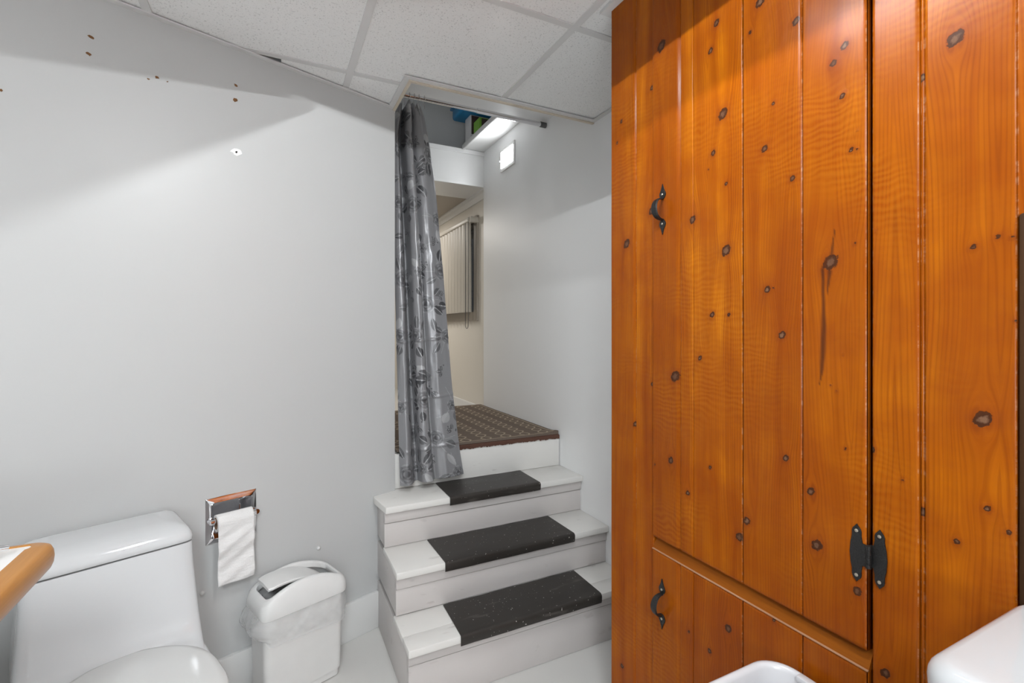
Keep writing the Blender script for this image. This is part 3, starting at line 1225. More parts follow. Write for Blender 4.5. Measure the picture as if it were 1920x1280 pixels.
NS, NZ = 300, 640
pr = catmull(prof, NS)
ztop = 2.352
zz = np.linspace(0, 1, NZ)                    # 0 = top
right = np.interp(zz * 1.75, [0, 0.05, 0.20, 0.45, 0.85, 1.35, 1.65, 1.75], [0.648, 0.664, 0.688, 0.712, 0.732, 0.752, 0.778, 0.792])
left = np.interp(zz, [0, 0.1, 1], [0.535, 0.500, 0.498])
yc = np.interp(zz, [0, 1], [2.290, 2.088])
amp = np.interp(zz, [0, 0.2, 0.6, 1], [0.95, 1.1, 0.85, 0.6])
SFR, ZFR = np.meshgrid(pr[:, 0], zz)
YOFF = np.meshgrid(pr[:, 1], zz)[0]
Xc = left[:, None] + (right - left)[:, None] * SFR
wob = 0.012 * (vnoise(SFR * 9 + 3, ZFR * 2.2, 7) - 0.5) * (0.3 + ZFR)
crk = 0.004 * (vnoise(SFR * 14, ZFR * 26, 8) - 0.5)
Yc = yc[:, None] + YOFF * amp[:, None] + wob + crk
zbot = 0.586 + 0.012 * SFR
dip = 0.020 * np.exp(-((ZFR) / 0.02) ** 2) * (0.5 - 0.5 * np.cos(SFR * 2 * PI * 5))
Zc = ztop - dip + (zbot - ztop) * ZFR
# horizontal packing creases
for zc in (1.215, 0.955, 0.735):
    Yc += -0.004 * np.exp(-((Zc - zc - 0.02 * (SFR - 0.5)) / 0.006) ** 2)
ds = np.sqrt(np.diff(Xc[NZ // 2]) ** 2 + np.diff(Yc[NZ // 2]) ** 2)
arc = np.concatenate([[0], np.cumsum(ds)])
A_ = np.meshgrid(arc, zz)[0]
mot = np.full((NZ, NS), 0.5)


def leaf(cx, cz, ln, wd, ang, val):
    global mot
    dx, dz = A_ - cx, Zc - cz
    a = dx * math.cos(ang) + dz * math.sin(ang)
    b = -dx * math.sin(ang) + dz * math.cos(ang)
    t = a / ln
    half = wd * np.sin(np.clip(t, 0, 1) * PI) ** 0.8
    m = (t > 0) & (t < 1) & (np.abs(b) < half)
    vein = np.abs(b) < wd * 0.10
    side = np.where(b > 0, val, val + 0.10)
    mot = np.where(m, np.where(vein, 0.72, side), mot)


def petal(cx, cz, ra, rb, ang, lo, hi):
    global mot
    dx, dz = A_ - cx, Zc - cz
    a = dx * math.cos(ang) + dz * math.sin(ang)
    b = -dx * math.sin(ang) + dz * math.cos(ang)
    q_ = (a / ra) ** 2 + (b / rb) ** 2
    t = np.clip(0.5 + 0.5 * a / ra, 0, 1)
    v = lo + (hi - lo) * t ** 2.5
    mot = np.where(q_ < 1, np.where(q_ > 0.80, v * 0.5 + 0.10, v), mot)


def rose(cx, cz, R, ph):
    if R < 0.008:
        petal(cx, cz, R, R * 0.8, ph, 0.05, 0.3)
        return
    for n_, off, ra, hi in ((6, 0.62, 0.46, 0.86), (5, 0.36, 0.38, 0.66), (3, 0.15, 0.28, 0.80)):
        for k in range(n_):
            a = ph + 2 * PI * k / n_ + n_
            petal(cx + off * R * math.cos(a), cz + off * R * math.sin(a), ra * R, ra * R * 1.25, a, 0.06, hi)


def stem(cx, cz, ln, ang, cv):
    global mot
    dx, dz = A_ - cx, Zc - cz
    a = dx * math.cos(ang) + dz * math.sin(ang)
    b = -dx * math.sin(ang) + dz * math.cos(ang) - cv * a * a
    m = (a > 0) & (a < ln) & (np.abs(b) < 0.0014)
    mot = np.where(m, 0.66, mot)


rr = random.Random(5)
LA = float(arc[-1])
row = 0
zq = 0.62
while zq < 2.36:
    xq = 0.03 + (0.075 if row % 2 else 0.0)
    while xq < LA + 0.04:
        x_, z_ = xq + rr.uniform(-0.02, 0.02), zq + rr.uniform(-0.03, 0.03)
        R = rr.choice((0.026, 0.034, 0.042))
        for k in range(3):
            stem(x_, z_, rr.uniform(0.06, 0.10), rr.uniform(0, 2 * PI), rr.uniform(-6, 6))
        for k in range(rr.choice((4, 5, 6))):
            a = rr.uniform(0, 2 * PI)
            d = R * rr.uniform(0.8, 1.7)
            leaf(x_ + d * math.cos(a), z_ + d * math.sin(a), rr.uniform(0.042, 0.070), rr.uniform(0.013, 0.021), a + rr.uniform(-0.6, 0.6),
                 rr.choice((0.03, 0.08, 0.14, 0.20, 0.68)))
        rose(x_, z_, R, rr.uniform(0, 6))
        # a sprig of small buds between the roses
        bx0, bz0 = x_ + 0.075, z_ + rr.uniform(0.03, 0.06)
        for k in range(5):
            rose(bx0 + rr.uniform(-0.02, 0.02), bz0 + rr.uniform(-0.02, 0.02), 0.0042, 0)
        for k in range(3):
            leaf(bx0, bz0 - 0.01, 0.03, 0.007, rr.uniform(0, 2 * PI), 0.12)
        xq += 0.185
    zq += 0.150
    row += 1
V = np.stack([Xc, Yc, Zc], -1).reshape(-1, 3)
idx = np.arange(NZ * NS).reshape(NZ, NS)
F = np.stack([idx[:-1, :-1], idx[1:, :-1], idx[1:, 1:], idx[:-1, 1:]], -1).reshape(-1, 4).tolist()
cloth = raw('cloth', V, F, M_CURTAIN, cu)
at = cloth.data.attributes.new('motif', 'FLOAT', 'POINT')
at.data.foreach_set('value', mot.reshape(-1).astype(np.float32))
so = cloth.modifiers.new('thickness', 'SOLIDIFY')
so.thickness = 0.0012
so.offset = 0
# hem along the bottom and the wire hooks on top
for k, s_ in enumerate((0.08, 0.28, 0.46, 0.64, 0.84)):
    x = 0.555 + s_ * 0.13
    bm = BM()
    c = [(x, 2.297, 2.386)]
    pts = [(x + 0.002 * math.sin(a * 2), 2.297 + 0.0155 * math.sin(a), 2.386 + 0.0155 * math.cos(a)) for a in np.linspace(-2.3, 2.6, 16)]
    pts.append((x, 2.295, 2.352))
    pts.append((x + 0.001, 2.290, 2.336))
    tube(bm, pts, 0.0014, 6)
    part('hook', bm, M_STEEL, cu, smooth=60)

# ------------------------------------------------------------------ knotty pine cabinet
KX = 0.92


def uy_(u):
    t = (u - 960) / 905
    Z = KX / (t * 0.8953 + 0.4453)
    return Z * (0.8953 - t * 0.4453), Z


KN = [  # measured knots: across, down, half size in the photograph
    (1175, 457, 9), (1165, 228, 4), (1157, 268, 3), (1222, 165, 5), (1222, 395, 8), (1223, 720, 4), (1190, 795, 5), (1166, 1248, 5),
    (1244, 88, 11), (1270, 705, 11), (1262, 862, 7), (1232, 870, 2), (1360, 215, 11), (1337, 97, 6), (1342, 288, 6), (1303, 412, 8), (1366, 345, 4),
    (1366, 470, 11), (1340, 590, 6), (1371, 590, 4), (1317, 671, 5), (1336, 875, 4), (1294, 923, 5), (1348, 45, 7), (1333, 318, 2), (1430, 6, 10), (1411, 63, 4),
    (1455, 195, 4), (1438, 280, 7), (1491, 335, 6), (1443, 543, 7), (1471, 628, 8), (1478, 858, 7), (1405, 975, 8), (1497, 42, 8), (1391, 1005, 9), (1455, 540, 2),
    (1588, 88, 8), (1567, 121, 7), (1584, 182, 6), (1613, 245, 2), (1601, 282, 5), (1612, 282, 3), (1562, 492, 15), (1525, 920, 8), (1608, 457, 3), (1536, 1020, 11),
    (1612, 1106, 9), (1586, 665, 2), (1573, 733, 2), (1562, 722, 2), (1590, 840, 3), (1634, 843, 7), (1660, 1262, 10), (1693, 898, 3), (1642, 433, 2),
    (1792, 72, 15), (1842, 786, 16), (1871, 443, 5), (1825, 463, 6), (1851, 953, 6), (1794, 1015, 6), (1891, 998, 5), (1898, 445, 4), (1905, 600, 3),
    (1370, 1176, 8), (1335, 1218, 5), (1456, 1160, 4), (1296, 1182, 3), (1727, 145, 8), (1727, 960, 9)]
KW = []
for u, v, r_ in KN:
    y, Z = uy_(u)
    KW.append((y, 1.265 + (617 - v) / 905 * Z, r_ * Z / 905 * 0.95, r_ * Z / 905 * 1.0))
kr = random.Random(3)
for k in range(40):                           # boards outside the frame
    KW.append((kr.uniform(-2.3, 0.15), kr.uniform(0.1, 2.2), 0.008, 0.010))
KW = np.array(KW)


def board(name, y0, y1, z0, z1, parent, tint, seed, xf=KX, thick=0.019, beads=(), ez=0.0, e0=(0.003, 0.002), e1=(0.003, 0.002), res=0.0024, dep=0.003):
    ys = np.linspace(y0, y1, max(6, int((y1 - y0) / res)))
    extra = [y0 + 0.0008, y0 + 0.0018, y1 - 0.0008, y1 - 0.0018]
    for b in beads:
        extra += [b - 0.0025, b - 0.0015, b - 0.0006, b, b + 0.0006, b + 0.0015, b + 0.0025]
    ys = np.unique(np.concatenate([ys, extra]))
    zs = np.linspace(z0, z1, max(6, int((z1 - z0) / 0.0045)))
    Y, Z = np.meshgrid(ys, zs)
    d = np.minimum(Y - y0, y1 - Y)
    X = xf + e0[1] * np.clip(1 - (Y - y0) / e0[0], 0, 1) ** 1.3 + e1[1] * np.clip(1 - (y1 - Y) / e1[0], 0, 1) ** 1.3
    if ez > 0:
        dz = np.minimum(Z - z0, z1 - Z)
        X = X + dep * np.clip(1 - dz / ez, 0, 1) ** 2
    for b in beads:
        X = X + 0.0038 * np.exp(-((Y - b) / 0.0013) ** 2)
    X = X + 0.0006 * (vnoise(Y * 22 + seed, Z * 7, seed) - 0.5) + 0.0008 * (vnoise(Y * 9, Z * 3 + seed, seed + 1) - 0.5)
    # grain flowing round the knots
    yc_ = (y0 + y1) / 2 + 0.35 * (y1 - y0) * math.sin(seed * 2.1)
    gr = Y + 0.010 * (vnoise(Z * 1.7 + seed, Y * 0, seed) - 0.5) + 0.004 * (vnoise(Z * 6 + seed, Y * 8, seed + 3) - 0.5)
    wide = (y1 - y0) > 0.06
    if wide:                                  # cathedral arches on the wide boards
        gr = np.abs(gr - yc_) + 0.014 * (1 + np.sin(Z * 2.3 + seed)) + yc_
    kn = np.full(Y.shape, 4.0)
    sel = KW[(KW[:, 0] > y0 - 0.02) & (KW[:, 0] < y1 + 0.02) & (KW[:, 1] > z0 - 0.05) & (KW[:, 1] < z1 + 0.05)]
    kt = np.zeros(Y.shape)
    for ky, kz, ra, rb in sel:
        if not (y0 - 0.001 <= ky <= y1 + 0.001):
            continue
        dy, dz = Y - ky, Z - kz
        rho2 = dy ** 2 + (dz * 0.42) ** 2
        gr = gr - dy * (1.6 * ra) ** 2 / (rho2 + (1.1 * ra) ** 2) * 1.0
        kd = np.sqrt((dy / ra + 0.25 * dz / rb) ** 2 + (dz / rb) ** 2)
        kt = np.where(kd < kn, 0.0 if abs(ra / rb - 0.95) < 0.001 and ra > 0.013 and ky > 0.5 else (math.sin(ky * 917 + kz * 331) * 43.7) % 1.0, kt)
        kn = np.minimum(kn, kd)
    stk = np.zeros(Y.shape)
    ky, kZ = uy_(1556)
    if y0 < ky < y1 and z1 > 1.3:             # the long bark streak below the big knot
        for pth in (((423, 1571, 0.3), (455, 1567, 1.6), (482, 1563, 2.6)),
                    ((486, 1555, 2.0), (505, 1547, 3.0), (560, 1548.5, 2.6), (610, 1549, 4.2), (660, 1547, 4.6), (690, 1546, 3.4), (722, 1541, 0.3)),
                    ((505, 1561, 4.0), (525, 1558, 2.6), (552, 1556, 0.3))):
            zs_ = np.array([1.265 + (617 - p[0]) / 905 * uy_(p[1])[1] for p in pth])[::-1]
            cs_ = np.array([uy_(p[1])[0] for p in pth])[::-1]
            wd_ = np.array([p[2] * uy_(p[1])[1] / 905 for p in pth])[::-1]
            c = np.interp(Z, zs_, cs_) + 0.0010 * (vnoise(Z * 45, Y * 0, 3) - 0.5)
            wdm = np.interp(Z, zs_, wd_)
            on = (Z <= zs_[-1]) & (Z >= zs_[0])
            stk = np.maximum(stk, np.where(on, np.clip(1.5 - np.abs(Y - c) / wdm, 0, 1), 0) * 0.85)
    nr, nc = Y.shape
    V = np.stack([X, Y, Z], -1).reshape(-1, 3)
    idx = np.arange(nr * nc).reshape(nr, nc)
    F = np.stack([idx[:-1, :-1], idx[1:, :-1], idx[1:, 1:], idx[:-1, 1:]], -1).reshape(-1, 4).tolist()
    bnd = list(idx[0, :]) + list(idx[1:, -1]) + list(idx[-1, -2::-1]) + list(idx[-2:0, 0])
    nb = len(V)
    VB = V[bnd].copy()
    VB[:, 0] = xf + thick
    L = len(bnd)
    for k in range(L):
        F.append((int(bnd[k]), int(bnd[(k + 1) % L]), nb + (k + 1) % L, nb + k))
    F.append(tuple(range(nb, nb + L)))
    o = raw(name, np.concatenate([V, VB]), F, M_WOOD, parent)

    def at(nm, a, fill=None):
        q_ = o.data.attributes.new(nm, 'FLOAT', 'POINT')
        a = a.reshape(-1)
        q_.data.foreach_set('value', np.concatenate([a, a[bnd] if fill is None else np.full(L, fill)]).astype(np.float32))
    at('grain', gr)
    at('knot', kn)
    at('tint', np.full(Y.shape, tint))
    at('edge', d, 0.1)
    at('streak', stk)
    at('ktone', kt)
    return o


def yy(u):
    return uy_(u)[0]


cab = thing('built_in_cabinet', 'tall varnished knotty pine cupboard with black iron pulls beside the steps', 'cabinet', (1.1, 0.7, 0))
TOP = 2.228
Y_END = 1.175
bm = BM()
box(bm, KX + 0.020, RX - 0.004, 0.305, Y_END - 0.004, 0.0, TOP)
part('carcass', bm, M_CARCASS, cab)
board('corner_board', yy(1192) + 0.0015, Y_END, 0.0, TOP, cab, 0.55, 1, e0=(0.009, 0.005), e1=(0.002, 0.001))
board('board', yy(1226) + 0.001, yy(1192) - 0.0015, 0.0, TOP, cab, 0.12, 2, e1=(0.0015, 0.001))
board('board', yy(1722), yy(1635), 0.0, TOP, cab, 0.30, 3, beads=(), e0=(0.004, 0.002))
board('board', yy(1731.5), yy(1722) - 0.001, 0.0, TOP, cab, 0.62, 4, xf=KX + 0.003)
board('board', 0.286, yy(1733.5), 0.0, TOP, cab, 0.34, 5)
board('board', -0.02, 0.2855, 1.42, TOP, cab, 0.34, 5, e1=(0.001, 0.0003), res=0.006)
board('board', -0.02, 0.2835, 0.0, 0.92, cab, 0.4, 6, res=0.006)
# rail between the two doors
DY0, DY1 = yy(1629.5), yy(1227)
bm = BM()
prism(bm, [(KX + 0.004, 0.700), (KX + 0.020, 0.712), (KX + 0.020, 0.640), (KX + 0.004, 0.640)], 0, 1)
for v in bm.verts:
    v.co = Vector((v.co.x, DY0 - 0.004 + v.co.z * (DY1 - DY0 + 0.004), v.co.y))
bm.free()


def door(name_parts, z0, z1, tints, label):
    d = None
    bm = BM()
    box(bm, KX + 0.0125, KX + 0.0195, DY0 + 0.002, DY1 - 0.002, z0 + 0.002, z1 - 0.002)
    d = part('door', bm, M_CARCASS, cab)
    d['label'] = label
    us = [1227, 1280, 1397, 1508.5, 1629.5]
    for k in range(4):
        a, b = yy(us[k + 1]), yy(us[k])
        g0 = 0.0008
        bd = ()
        if k == 1:
            bd = (yy(1304),)
        board('board', a + g0, b - g0 * (1 if k else 0), z0, z1, d, tints[k], 10 + k + int(z0 * 10), xf=KX - 0.008, thick=0.02,
              beads=bd, ez=0.003, e0=((0.013, 0.0055), (0.002, 0.0014), (0.004, 0.003), (0.004, 0.0025))[k],
              e1=((0.003, 0.002), (0.0015, 0.001), (0.002, 0.0014), (0.002, 0.0018))[k])
    return d


up = door(4, 0.712, TOP - 0.004, (0.92, 0.16, 0.60, 0.46), 'tall upper door')
lo_ = door(4, 0.03, 0.679, (0.85, 0.55, 0.70, 0.75), 'low bottom door')
# raw top edge of the low door and the sloped ledge behind it
bm = BM()
prism(bm, [(KX - 0.0088, 0.6790), (KX - 0.0088, 0.6802), (KX - 0.0052, 0.6812), (KX - 0.0052, 0.6790)], 0, 1)
for v in bm.verts:
    v.co = Vector((v.co.x, DY0 - 0.002 + v.co.z * (DY1 - DY0 + 0.002), v.co.y))
part('raw_edge', bm, M_RAWPINE, lo_, label='pale raw wood edge')
bm = BM()
prism(bm, [(KX - 0.0053, 0.6812), (KX + 0.0115, 0.7115), (KX + 0.020, 0.7115), (KX + 0.020, 0.675), (KX + 0.0125, 0.675), (KX + 0.0125, 0.6793), (KX - 0.0052, 0.6793)], 0, 1)
for v in bm.verts:
    v.co = Vector((v.co.x, DY0 - 0.002 + v.co.z * (DY1 - DY0 + 0.002), v.co.y))
part('rail', bm, M_RAIL, cab)


def pull(yc_, zc_, parent):
    bm = BM()
    xf = KX - 0.0082
    for sg in (1, -1):
        pts = []
        for t, wd in ((0.0, 0.004), (0.006, 0.0085), (0.013, 0.0112), (0.020, 0.0098), (0.027, 0.0055), (0.034, 0.0026), (0.041, 0.0012), (0.046, 0.0002)):
            pts.append((t, wd))
        outline = [(yc_ + wd, zc_ + sg * (0.0265 + t * 0.85)) for t, wd in pts] + [(yc_ - wd, zc_ + sg * (0.0265 + t * 0.85)) for t, wd in pts[::-1]]
        prism_yz(bm, outline, xf - 0.0028, xf, 0.0006)
        zc2 = zc_ + sg * (0.0265 + 0.0115)
        rings = []
        for r_, dx in ((0.0032, 0.0), (0.0032, 0.0012), (0.002, 0.0022)):
            rings.append([(xf - 0.0026 - dx, yc_ + r_ * math.cos(2 * PI * k / 10), zc2 + r_ * math.sin(2 * PI * k / 10)) for k in range(10)])
        loft(bm, rings, mi=1)
    # bowed grip: a flat bar wider in the middle
    rings = []
    for k in range(17):
        f = k / 16
        a = PI * f
        z = zc_ + 0.0275 * math.cos(a)
        x = xf - 0.0015 - 0.030 * math.sin(a) ** 0.8 if 0 < f < 1 else xf - 0.0015
        wd = 0.0046 + 0.0056 * math.sin(a)
        nx, nz = -math.sin(a), math.cos(a) * 0.9
        l_ = math.hypot(nx, nz)
        nx, nz = nx / l_ * 0.0016, nz / l_ * 0.0016
        rings.append([(x - nx * 1, yc_ - wd, z - nz), (x + nx, yc_ - wd * 0.8, z + nz), (x + nx * 1.3, yc_, z + nz * 1.3), (x + nx, yc_ + wd * 0.8, z + nz), (x - nx, yc_ + wd, z - nz)])
    loft(bm, rings)
    return part('handle', bm, [M_IRON, M_SCREW], parent, smooth=40, label='black iron pull')


pull(yy(1247.5), 1.577, up)
pull(yy(1246.5), 0.549, lo_)


def hinge(zc_, parent):
    bm = BM()
    yj = yy(1633)
    Zs = KX
    for sg, yc_, xf, flip in ((1, yy(1611) - 0.001, KX - 0.0082, 1), (-1, yy(1651), KX - 0.0012, -1)):
        half = [(0.050, 0.0003), (0.0445, 0.0035), (0.0425, 0.0062), (0.037, 0.0078), (0.033, 0.0068), (0.029, 0.0068), (0.018, 0.0098), (0.0, 0.0110)]
        half = half + [(-t, wd) for t, wd in half[-2::-1]]
        outline = [(yc_ + wd, zc_ + t) for t, wd in half] + [(yc_ - wd, zc_ + t) for t, wd in half[::-1]]
        prism_yz(bm, outline, xf - 0.0022, xf, 0.0005)
        ya, yb_ = sorted((yc_ - sg * 0.004, yj))
        box(bm, xf - 0.0021, xf - 0.0002, ya, yb_, zc_ - 0.019, zc_ + 0.019)
        for t in (0.0385, -0.0385):
            rings = []
            for r_, dx in ((0.0030, 0.0), (0.0030, 0.0012), (0.0018, 0.0020)):
                rings.append([(xf - 0.0020 - dx, yc_ + r_ * math.cos(2 * PI * k / 10), zc_ + t + r_ * math.sin(2 * PI * k / 10)) for k in range(10)])
            loft(bm, rings, mi=1)
    for k in range(5):
        a = zc_ - 0.0195 + k * 0.0078
        tube(bm, [(KX - 0.0095, yj - 0.001, a), (KX - 0.0095, yj - 0.001, a + 0.0074)], 0.0042, 12)
    return part('hinge', bm, [M_IRON, M_SCREW], parent, smooth=40, label='black iron butterfly hinge')


hinge(0.877, up)
hinge(1.98, up).location.z = 0.10

# ------------------------------------------------------------------ dark framed mirror beside the boards, above the sink
mi_ = thing('wall_mirror', 'dark brown wooden frame at the right edge beside the pine boards', 'mirror', (KX, 0.13, 0.915))
for a in ((0.235, 0.2835, 0.885, 1.424), (-0.06, -0.012, 0.885, 1.424), (-0.012, 0.235, 0.915, 0.965), (-0.012, 0.235, 1.374, 1.424)):
    bm = BM()
    box(bm, KX - 0.004, KX + 0.022, a[0], a[1], a[2], a[3], 0.004)
    part('frame_bar', bm, M_DARKWOOD, mi_, smooth=40)
bm = BM()
box(bm, KX + 0.006, KX + 0.012, -0.013, 0.236, 0.964, 1.375)
part('mirror_glass', bm, M_MIRROR, mi_)

# ------------------------------------------------------------------ sink at the lower right
sk = thing('sink', 'white ceramic sink with a rounded front corner at the lower right', 'sink', (0.78, 0.02, 0.0))
SKX0, SKX1, SKY0, SKY1, SKZ = 0.646, KX - 0.006, -0.25, 0.283, 0.900
bm = BM()
rings = []


def ring(x0, x1, y0, y1, r_, z, n=7):
    return [(x, y, z) for x, y in rrect(x0, x1, y0, y1, r_, n)]


R0 = 0.030
for ins, z in ((0.09, 0.60), (0.05, 0.66), (0.010, 0.74), (0.003, 0.80), (0.0, SKZ - 0.022)):
    rings.append(ring(SKX0 + ins, SKX1, SKY0 + ins, SKY1 - ins, R0, z))
for k in range(1, 6):
    a = PI / 2 * k / 5
    i_ = 0.016 * (1 - math.cos(a))
    rings.append(ring(SKX0 + i_, SKX1, SKY0 + i_, SKY1 - i_, R0 - i_ * .5, SKZ - 0.022 + 0.022 * math.sin(a)))
bx0, bx1, by0, by1 = SKX0 + 0.05, SKX1 - 0.05, SKY0 + 0.06, 0.165
for ins, z in ((0.0, SKZ), (0.006, SKZ - 0.003), (0.014, SKZ - 0.012), (0.025, SKZ - 0.07), (0.05, SKZ - 0.12), (0.085, SKZ - 0.135)):
    rings.append(ring(bx0 + ins, bx1 - min(ins, 0.06), by0 + ins, by1 - ins, max(0.012, 0.04 - ins * .3), z))
loft(bm, rings)
part('basin', bm, M_SINK, sk, smooth=50)
bm = BM()
rings = [[(0.80 + r_ * math.cos(2 * PI * k / 24), 0.0 + r_ * 0.9 * math.sin(2 * PI * k / 24), z) for k in range(24)]
         for r_, z in ((0.085, 0.0), (0.08, 0.03), (0.06, 0.12), (0.055, 0.45), (0.07, 0.60), (0.09, 0.63))]
loft(bm, rings)
part('pedestal', bm, M_CERAMIC, sk, smooth=60)
bm = BM()
tube(bm, [(0.885, -0.02, 0.898), (0.885, -0.02, 0.97), (0.875, -0.02, 1.0), (0.84, -0.02, 1.01), (0.79, -0.02, 0.985)], [0.02, 0.015, 0.013, 0.012, 0.010], 14)
part('faucet', bm, M_CHROME, sk, smooth=60)

# ------------------------------------------------------------------ pale plastic bin by the cabinet
bn = thing('plastic_bin', 'open pale grey plastic bin in front of the pine cupboard', 'bin', (0.75, 0.49, 0))
bm = BM()
BX0, BX1, BY0, BY1, BZ = 0.640, 0.893, 0.36, 0.632, 0.620
rr_ = 0.055
rings = []
for ins, z in ((0.05, 0.0), (0.045, 0.004), (0.012, BZ - 0.03), (0.010, BZ - 0.02), (0.002, BZ - 0.018), (0.0, BZ - 0.006), (0.002, BZ - 0.001), (0.006, BZ), (0.011, BZ - 0.001),
               (0.0135, BZ - 0.008), (0.016, BZ - 0.04), (0.05, 0.02), (0.08, 0.012)):
    rings.append(ring(BX0 + ins, BX1 - ins, BY0 + ins, BY1 - ins, max(0.02, rr_ - ins * 0.6), z, 9))
loft(bm, rings)
part('bin_body', bm, M_GREYPLASTIC, bn, smooth=60)
bm = BM()
box(bm, BX1 - 0.020, BX1 - 0.006, BY0 + 0.10, BY1 - 0.062, BZ - 0.012, BZ + 0.0015, 0.003)
part('rim_clip', bm, M_GREYPLASTIC, bn, smooth=40)

# ------------------------------------------------------------------ counter corner at the lower left
ct = thing('counter', 'white counter corner with a rounded golden oak edge at the left', 'counter', (-0.8, 0.6, 0))
CXc, CYc, CZ = -0.318, 1.070, 0.914
bm = BM()
prism(bm, rrect(-1.60, CXc - 0.030, -0.20, CYc - 0.016, 0.004, 3), CZ - 0.035, CZ - 0.002)
part('top', bm, M_LAMINATE, ct)
bm = BM()
# oak bullnose, swept round the corner
path = [(-1.60, CYc)] + [(CXc - 0.035 + 0.035 * math.sin(a), CYc - 0.035 + 0.035 * math.cos(a)) for a in np.linspace(0.0, PI / 2, 9)] + [(CXc, -0.20)]
nrm = [(0, 1)] + [(math.sin(a), math.cos(a)) for a in np.linspace(0.0, PI / 2, 9)] + [(1, 0)]
rings = []
for (x, y), (nx, ny) in zip(path, nrm):
    rg = []
    wd_ = 0.016 + (0.019 * nx)
    for d_, z in ((-wd_, CZ - 0.002), (-wd_, CZ), (-0.010, CZ), (-0.004, CZ - 0.003), (-0.001, CZ - 0.010), (0.0, CZ - 0.019), (-0.001, CZ - 0.028), (-0.004, CZ - 0.036), (-0.010, CZ - 0.040), (-wd_, CZ - 0.040)):
        rg.append((x + nx * d_, y + ny * d_, z))
    rings.append(rg)
loft(bm, rings)
part('edge_trim', bm, M_OAK, ct, smooth=50)
bm = BM()
box(bm, -1.58, CXc - 0.06, -0.18, CYc - 0.35, 0.0, CZ - 0.036)
part('base_cabinet', bm, M_TRIM, ct)
fa = thing('tap', 'chrome tap end showing over the counter at the left edge', 'tap', (-0.41, 0.995, CZ))
bm = BM()
tube(bm, [(-0.410, 0.995, CZ - 0.002), (-0.410, 0.995, CZ + 0.010), (-0.392, 1.005, CZ + 0.016), (-0.364, 1.015, CZ + 0.014)], [0.011, 0.009, 0.007, 0.0045], 12)
part('spout', bm, M_CHROME, fa, smooth=60)

# ------------------------------------------------------------------ toilet (built along the left wall)
to = thing('toilet', 'white one piece toilet with closed lid against the left wall', 'toilet', wl(0.195, 1.5, 0), frame=WF)
TC = 0.195


def egg(hw, nf, nb, pf, pb, z, n=56, wc=TC):
    out = []
    split = nb - (nb - nf) * 0.5
    for k in range(n):
        a = 2 * PI * k / n
        c, s_ = math.cos(a), math.sin(a)
        p = pb if s_ > 0 else pf
        x = wc + hw * math.copysign(abs(c) ** (2 / p), c)
        y = (split + (nb - split) * abs(s_) ** (2 / p)) if s_ > 0 else (split - (split - nf) * abs(s_) ** (2 / p))
        out.append((x, y, z))
    return out


bm = BM()
NBK = 1.834
secs = [(0.0, .112, 1.36, 1.80, 3.0, 6), (0.012, .116, 1.355, 1.80, 3.0, 6), (0.12, .118, 1.34, 1.80, 2.6, 6), (0.22, .135, 1.29, 1.81, 2.4, 6), (0.30, .165, 1.21, 1.815, 2.2, 6),
        (0.355, .186, 1.15, 1.82, 2.1, 7), (0.380, .190, 1.14, 1.825, 2.1, 7), (0.388, .188, 1.145, 1.827, 2.1, 7), (0.391, .183, 1.16, 1.83, 2.1, 8),
        (0.3925, .185, 1.42, 1.83, 3.5, 9), (0.396, .189, 1.505, NBK, 6, 10), (0.405, .1905, 1.545, NBK, 9, 12), (0.425, .190, 1.570, NBK, 12, 14), (0.46, .188, 1.588, NBK, 14, 16), (0.52, .184, 1.602, NBK, 14, 16),
        (0.60, .179, 1.613, NBK, 14, 16), (0.640, .1775, 1.617, NBK, 14, 16), (0.6565, .177, 1.619, NBK, 14, 16)]
loft(bm, [egg(hw, nf, nb_, pf, pb, z, 88) for z, hw, nf, nb_, pf, pb in secs])
part('bowl_and_tank', bm, M_CERAMIC, to, frame=WF, smooth=50)
bm = BM()
loft(bm, [egg(0.160, 1.636, 1.832, 14, 16, 0.655, 88), egg(0.160, 1.636, 1.832, 14, 16, 0.664, 88)])
part('gap_shade', bm, M_DARKGAP, to, frame=WF)  # dark ring paints the shade in the gap under the tank lid
bm = BM()
rings = []
for ins, z in ((0.008, 0.6612), (0.001, 0.6612), (0.0, 0.6625), (0.0, 0.674), (0.003, 0.683), (0.010, 0.692), (0.022, 0.699), (0.042, 0.7045), (0.075, 0.708)):
    rings.append(egg(0.1785 - ins * 0.75, 1.617 + ins, 1.837 - ins * 0.5, 13 - ins * 60, 16 - ins * 60, z, 88))
loft(bm, rings)
part('tank_lid', bm, M_CERAMIC, to, frame=WF, smooth=50)


def seat_ring(hw, nf, nb_, z, n=72):
    """egg shape with a straight back edge"""
    out = []
    for k in range(n):
        a = 2 * PI * k / n
        c, s_ = math.cos(a), math.sin(a)
        mid = 1.34
        if s_ <= 0:
            x = TC + hw * math.copysign(abs(c) ** (2 / 2.15), c)
            y = mid - (mid - nf) * abs(s_) ** (2 / 2.0)
        else:
            f = abs(s_) ** (2 / 5)
            xb = hw * 0.60
            x = TC + math.copysign(abs(c) ** (2 / 3.2), c) * (hw * (1 - s_ ** 2.2) + xb * s_ ** 2.2) if abs(c) > 1e-9 else TC
            y = mid + (nb_ - mid) * abs(s_) ** (2 / 3.2)
        out.append((x, y, z))
    return out


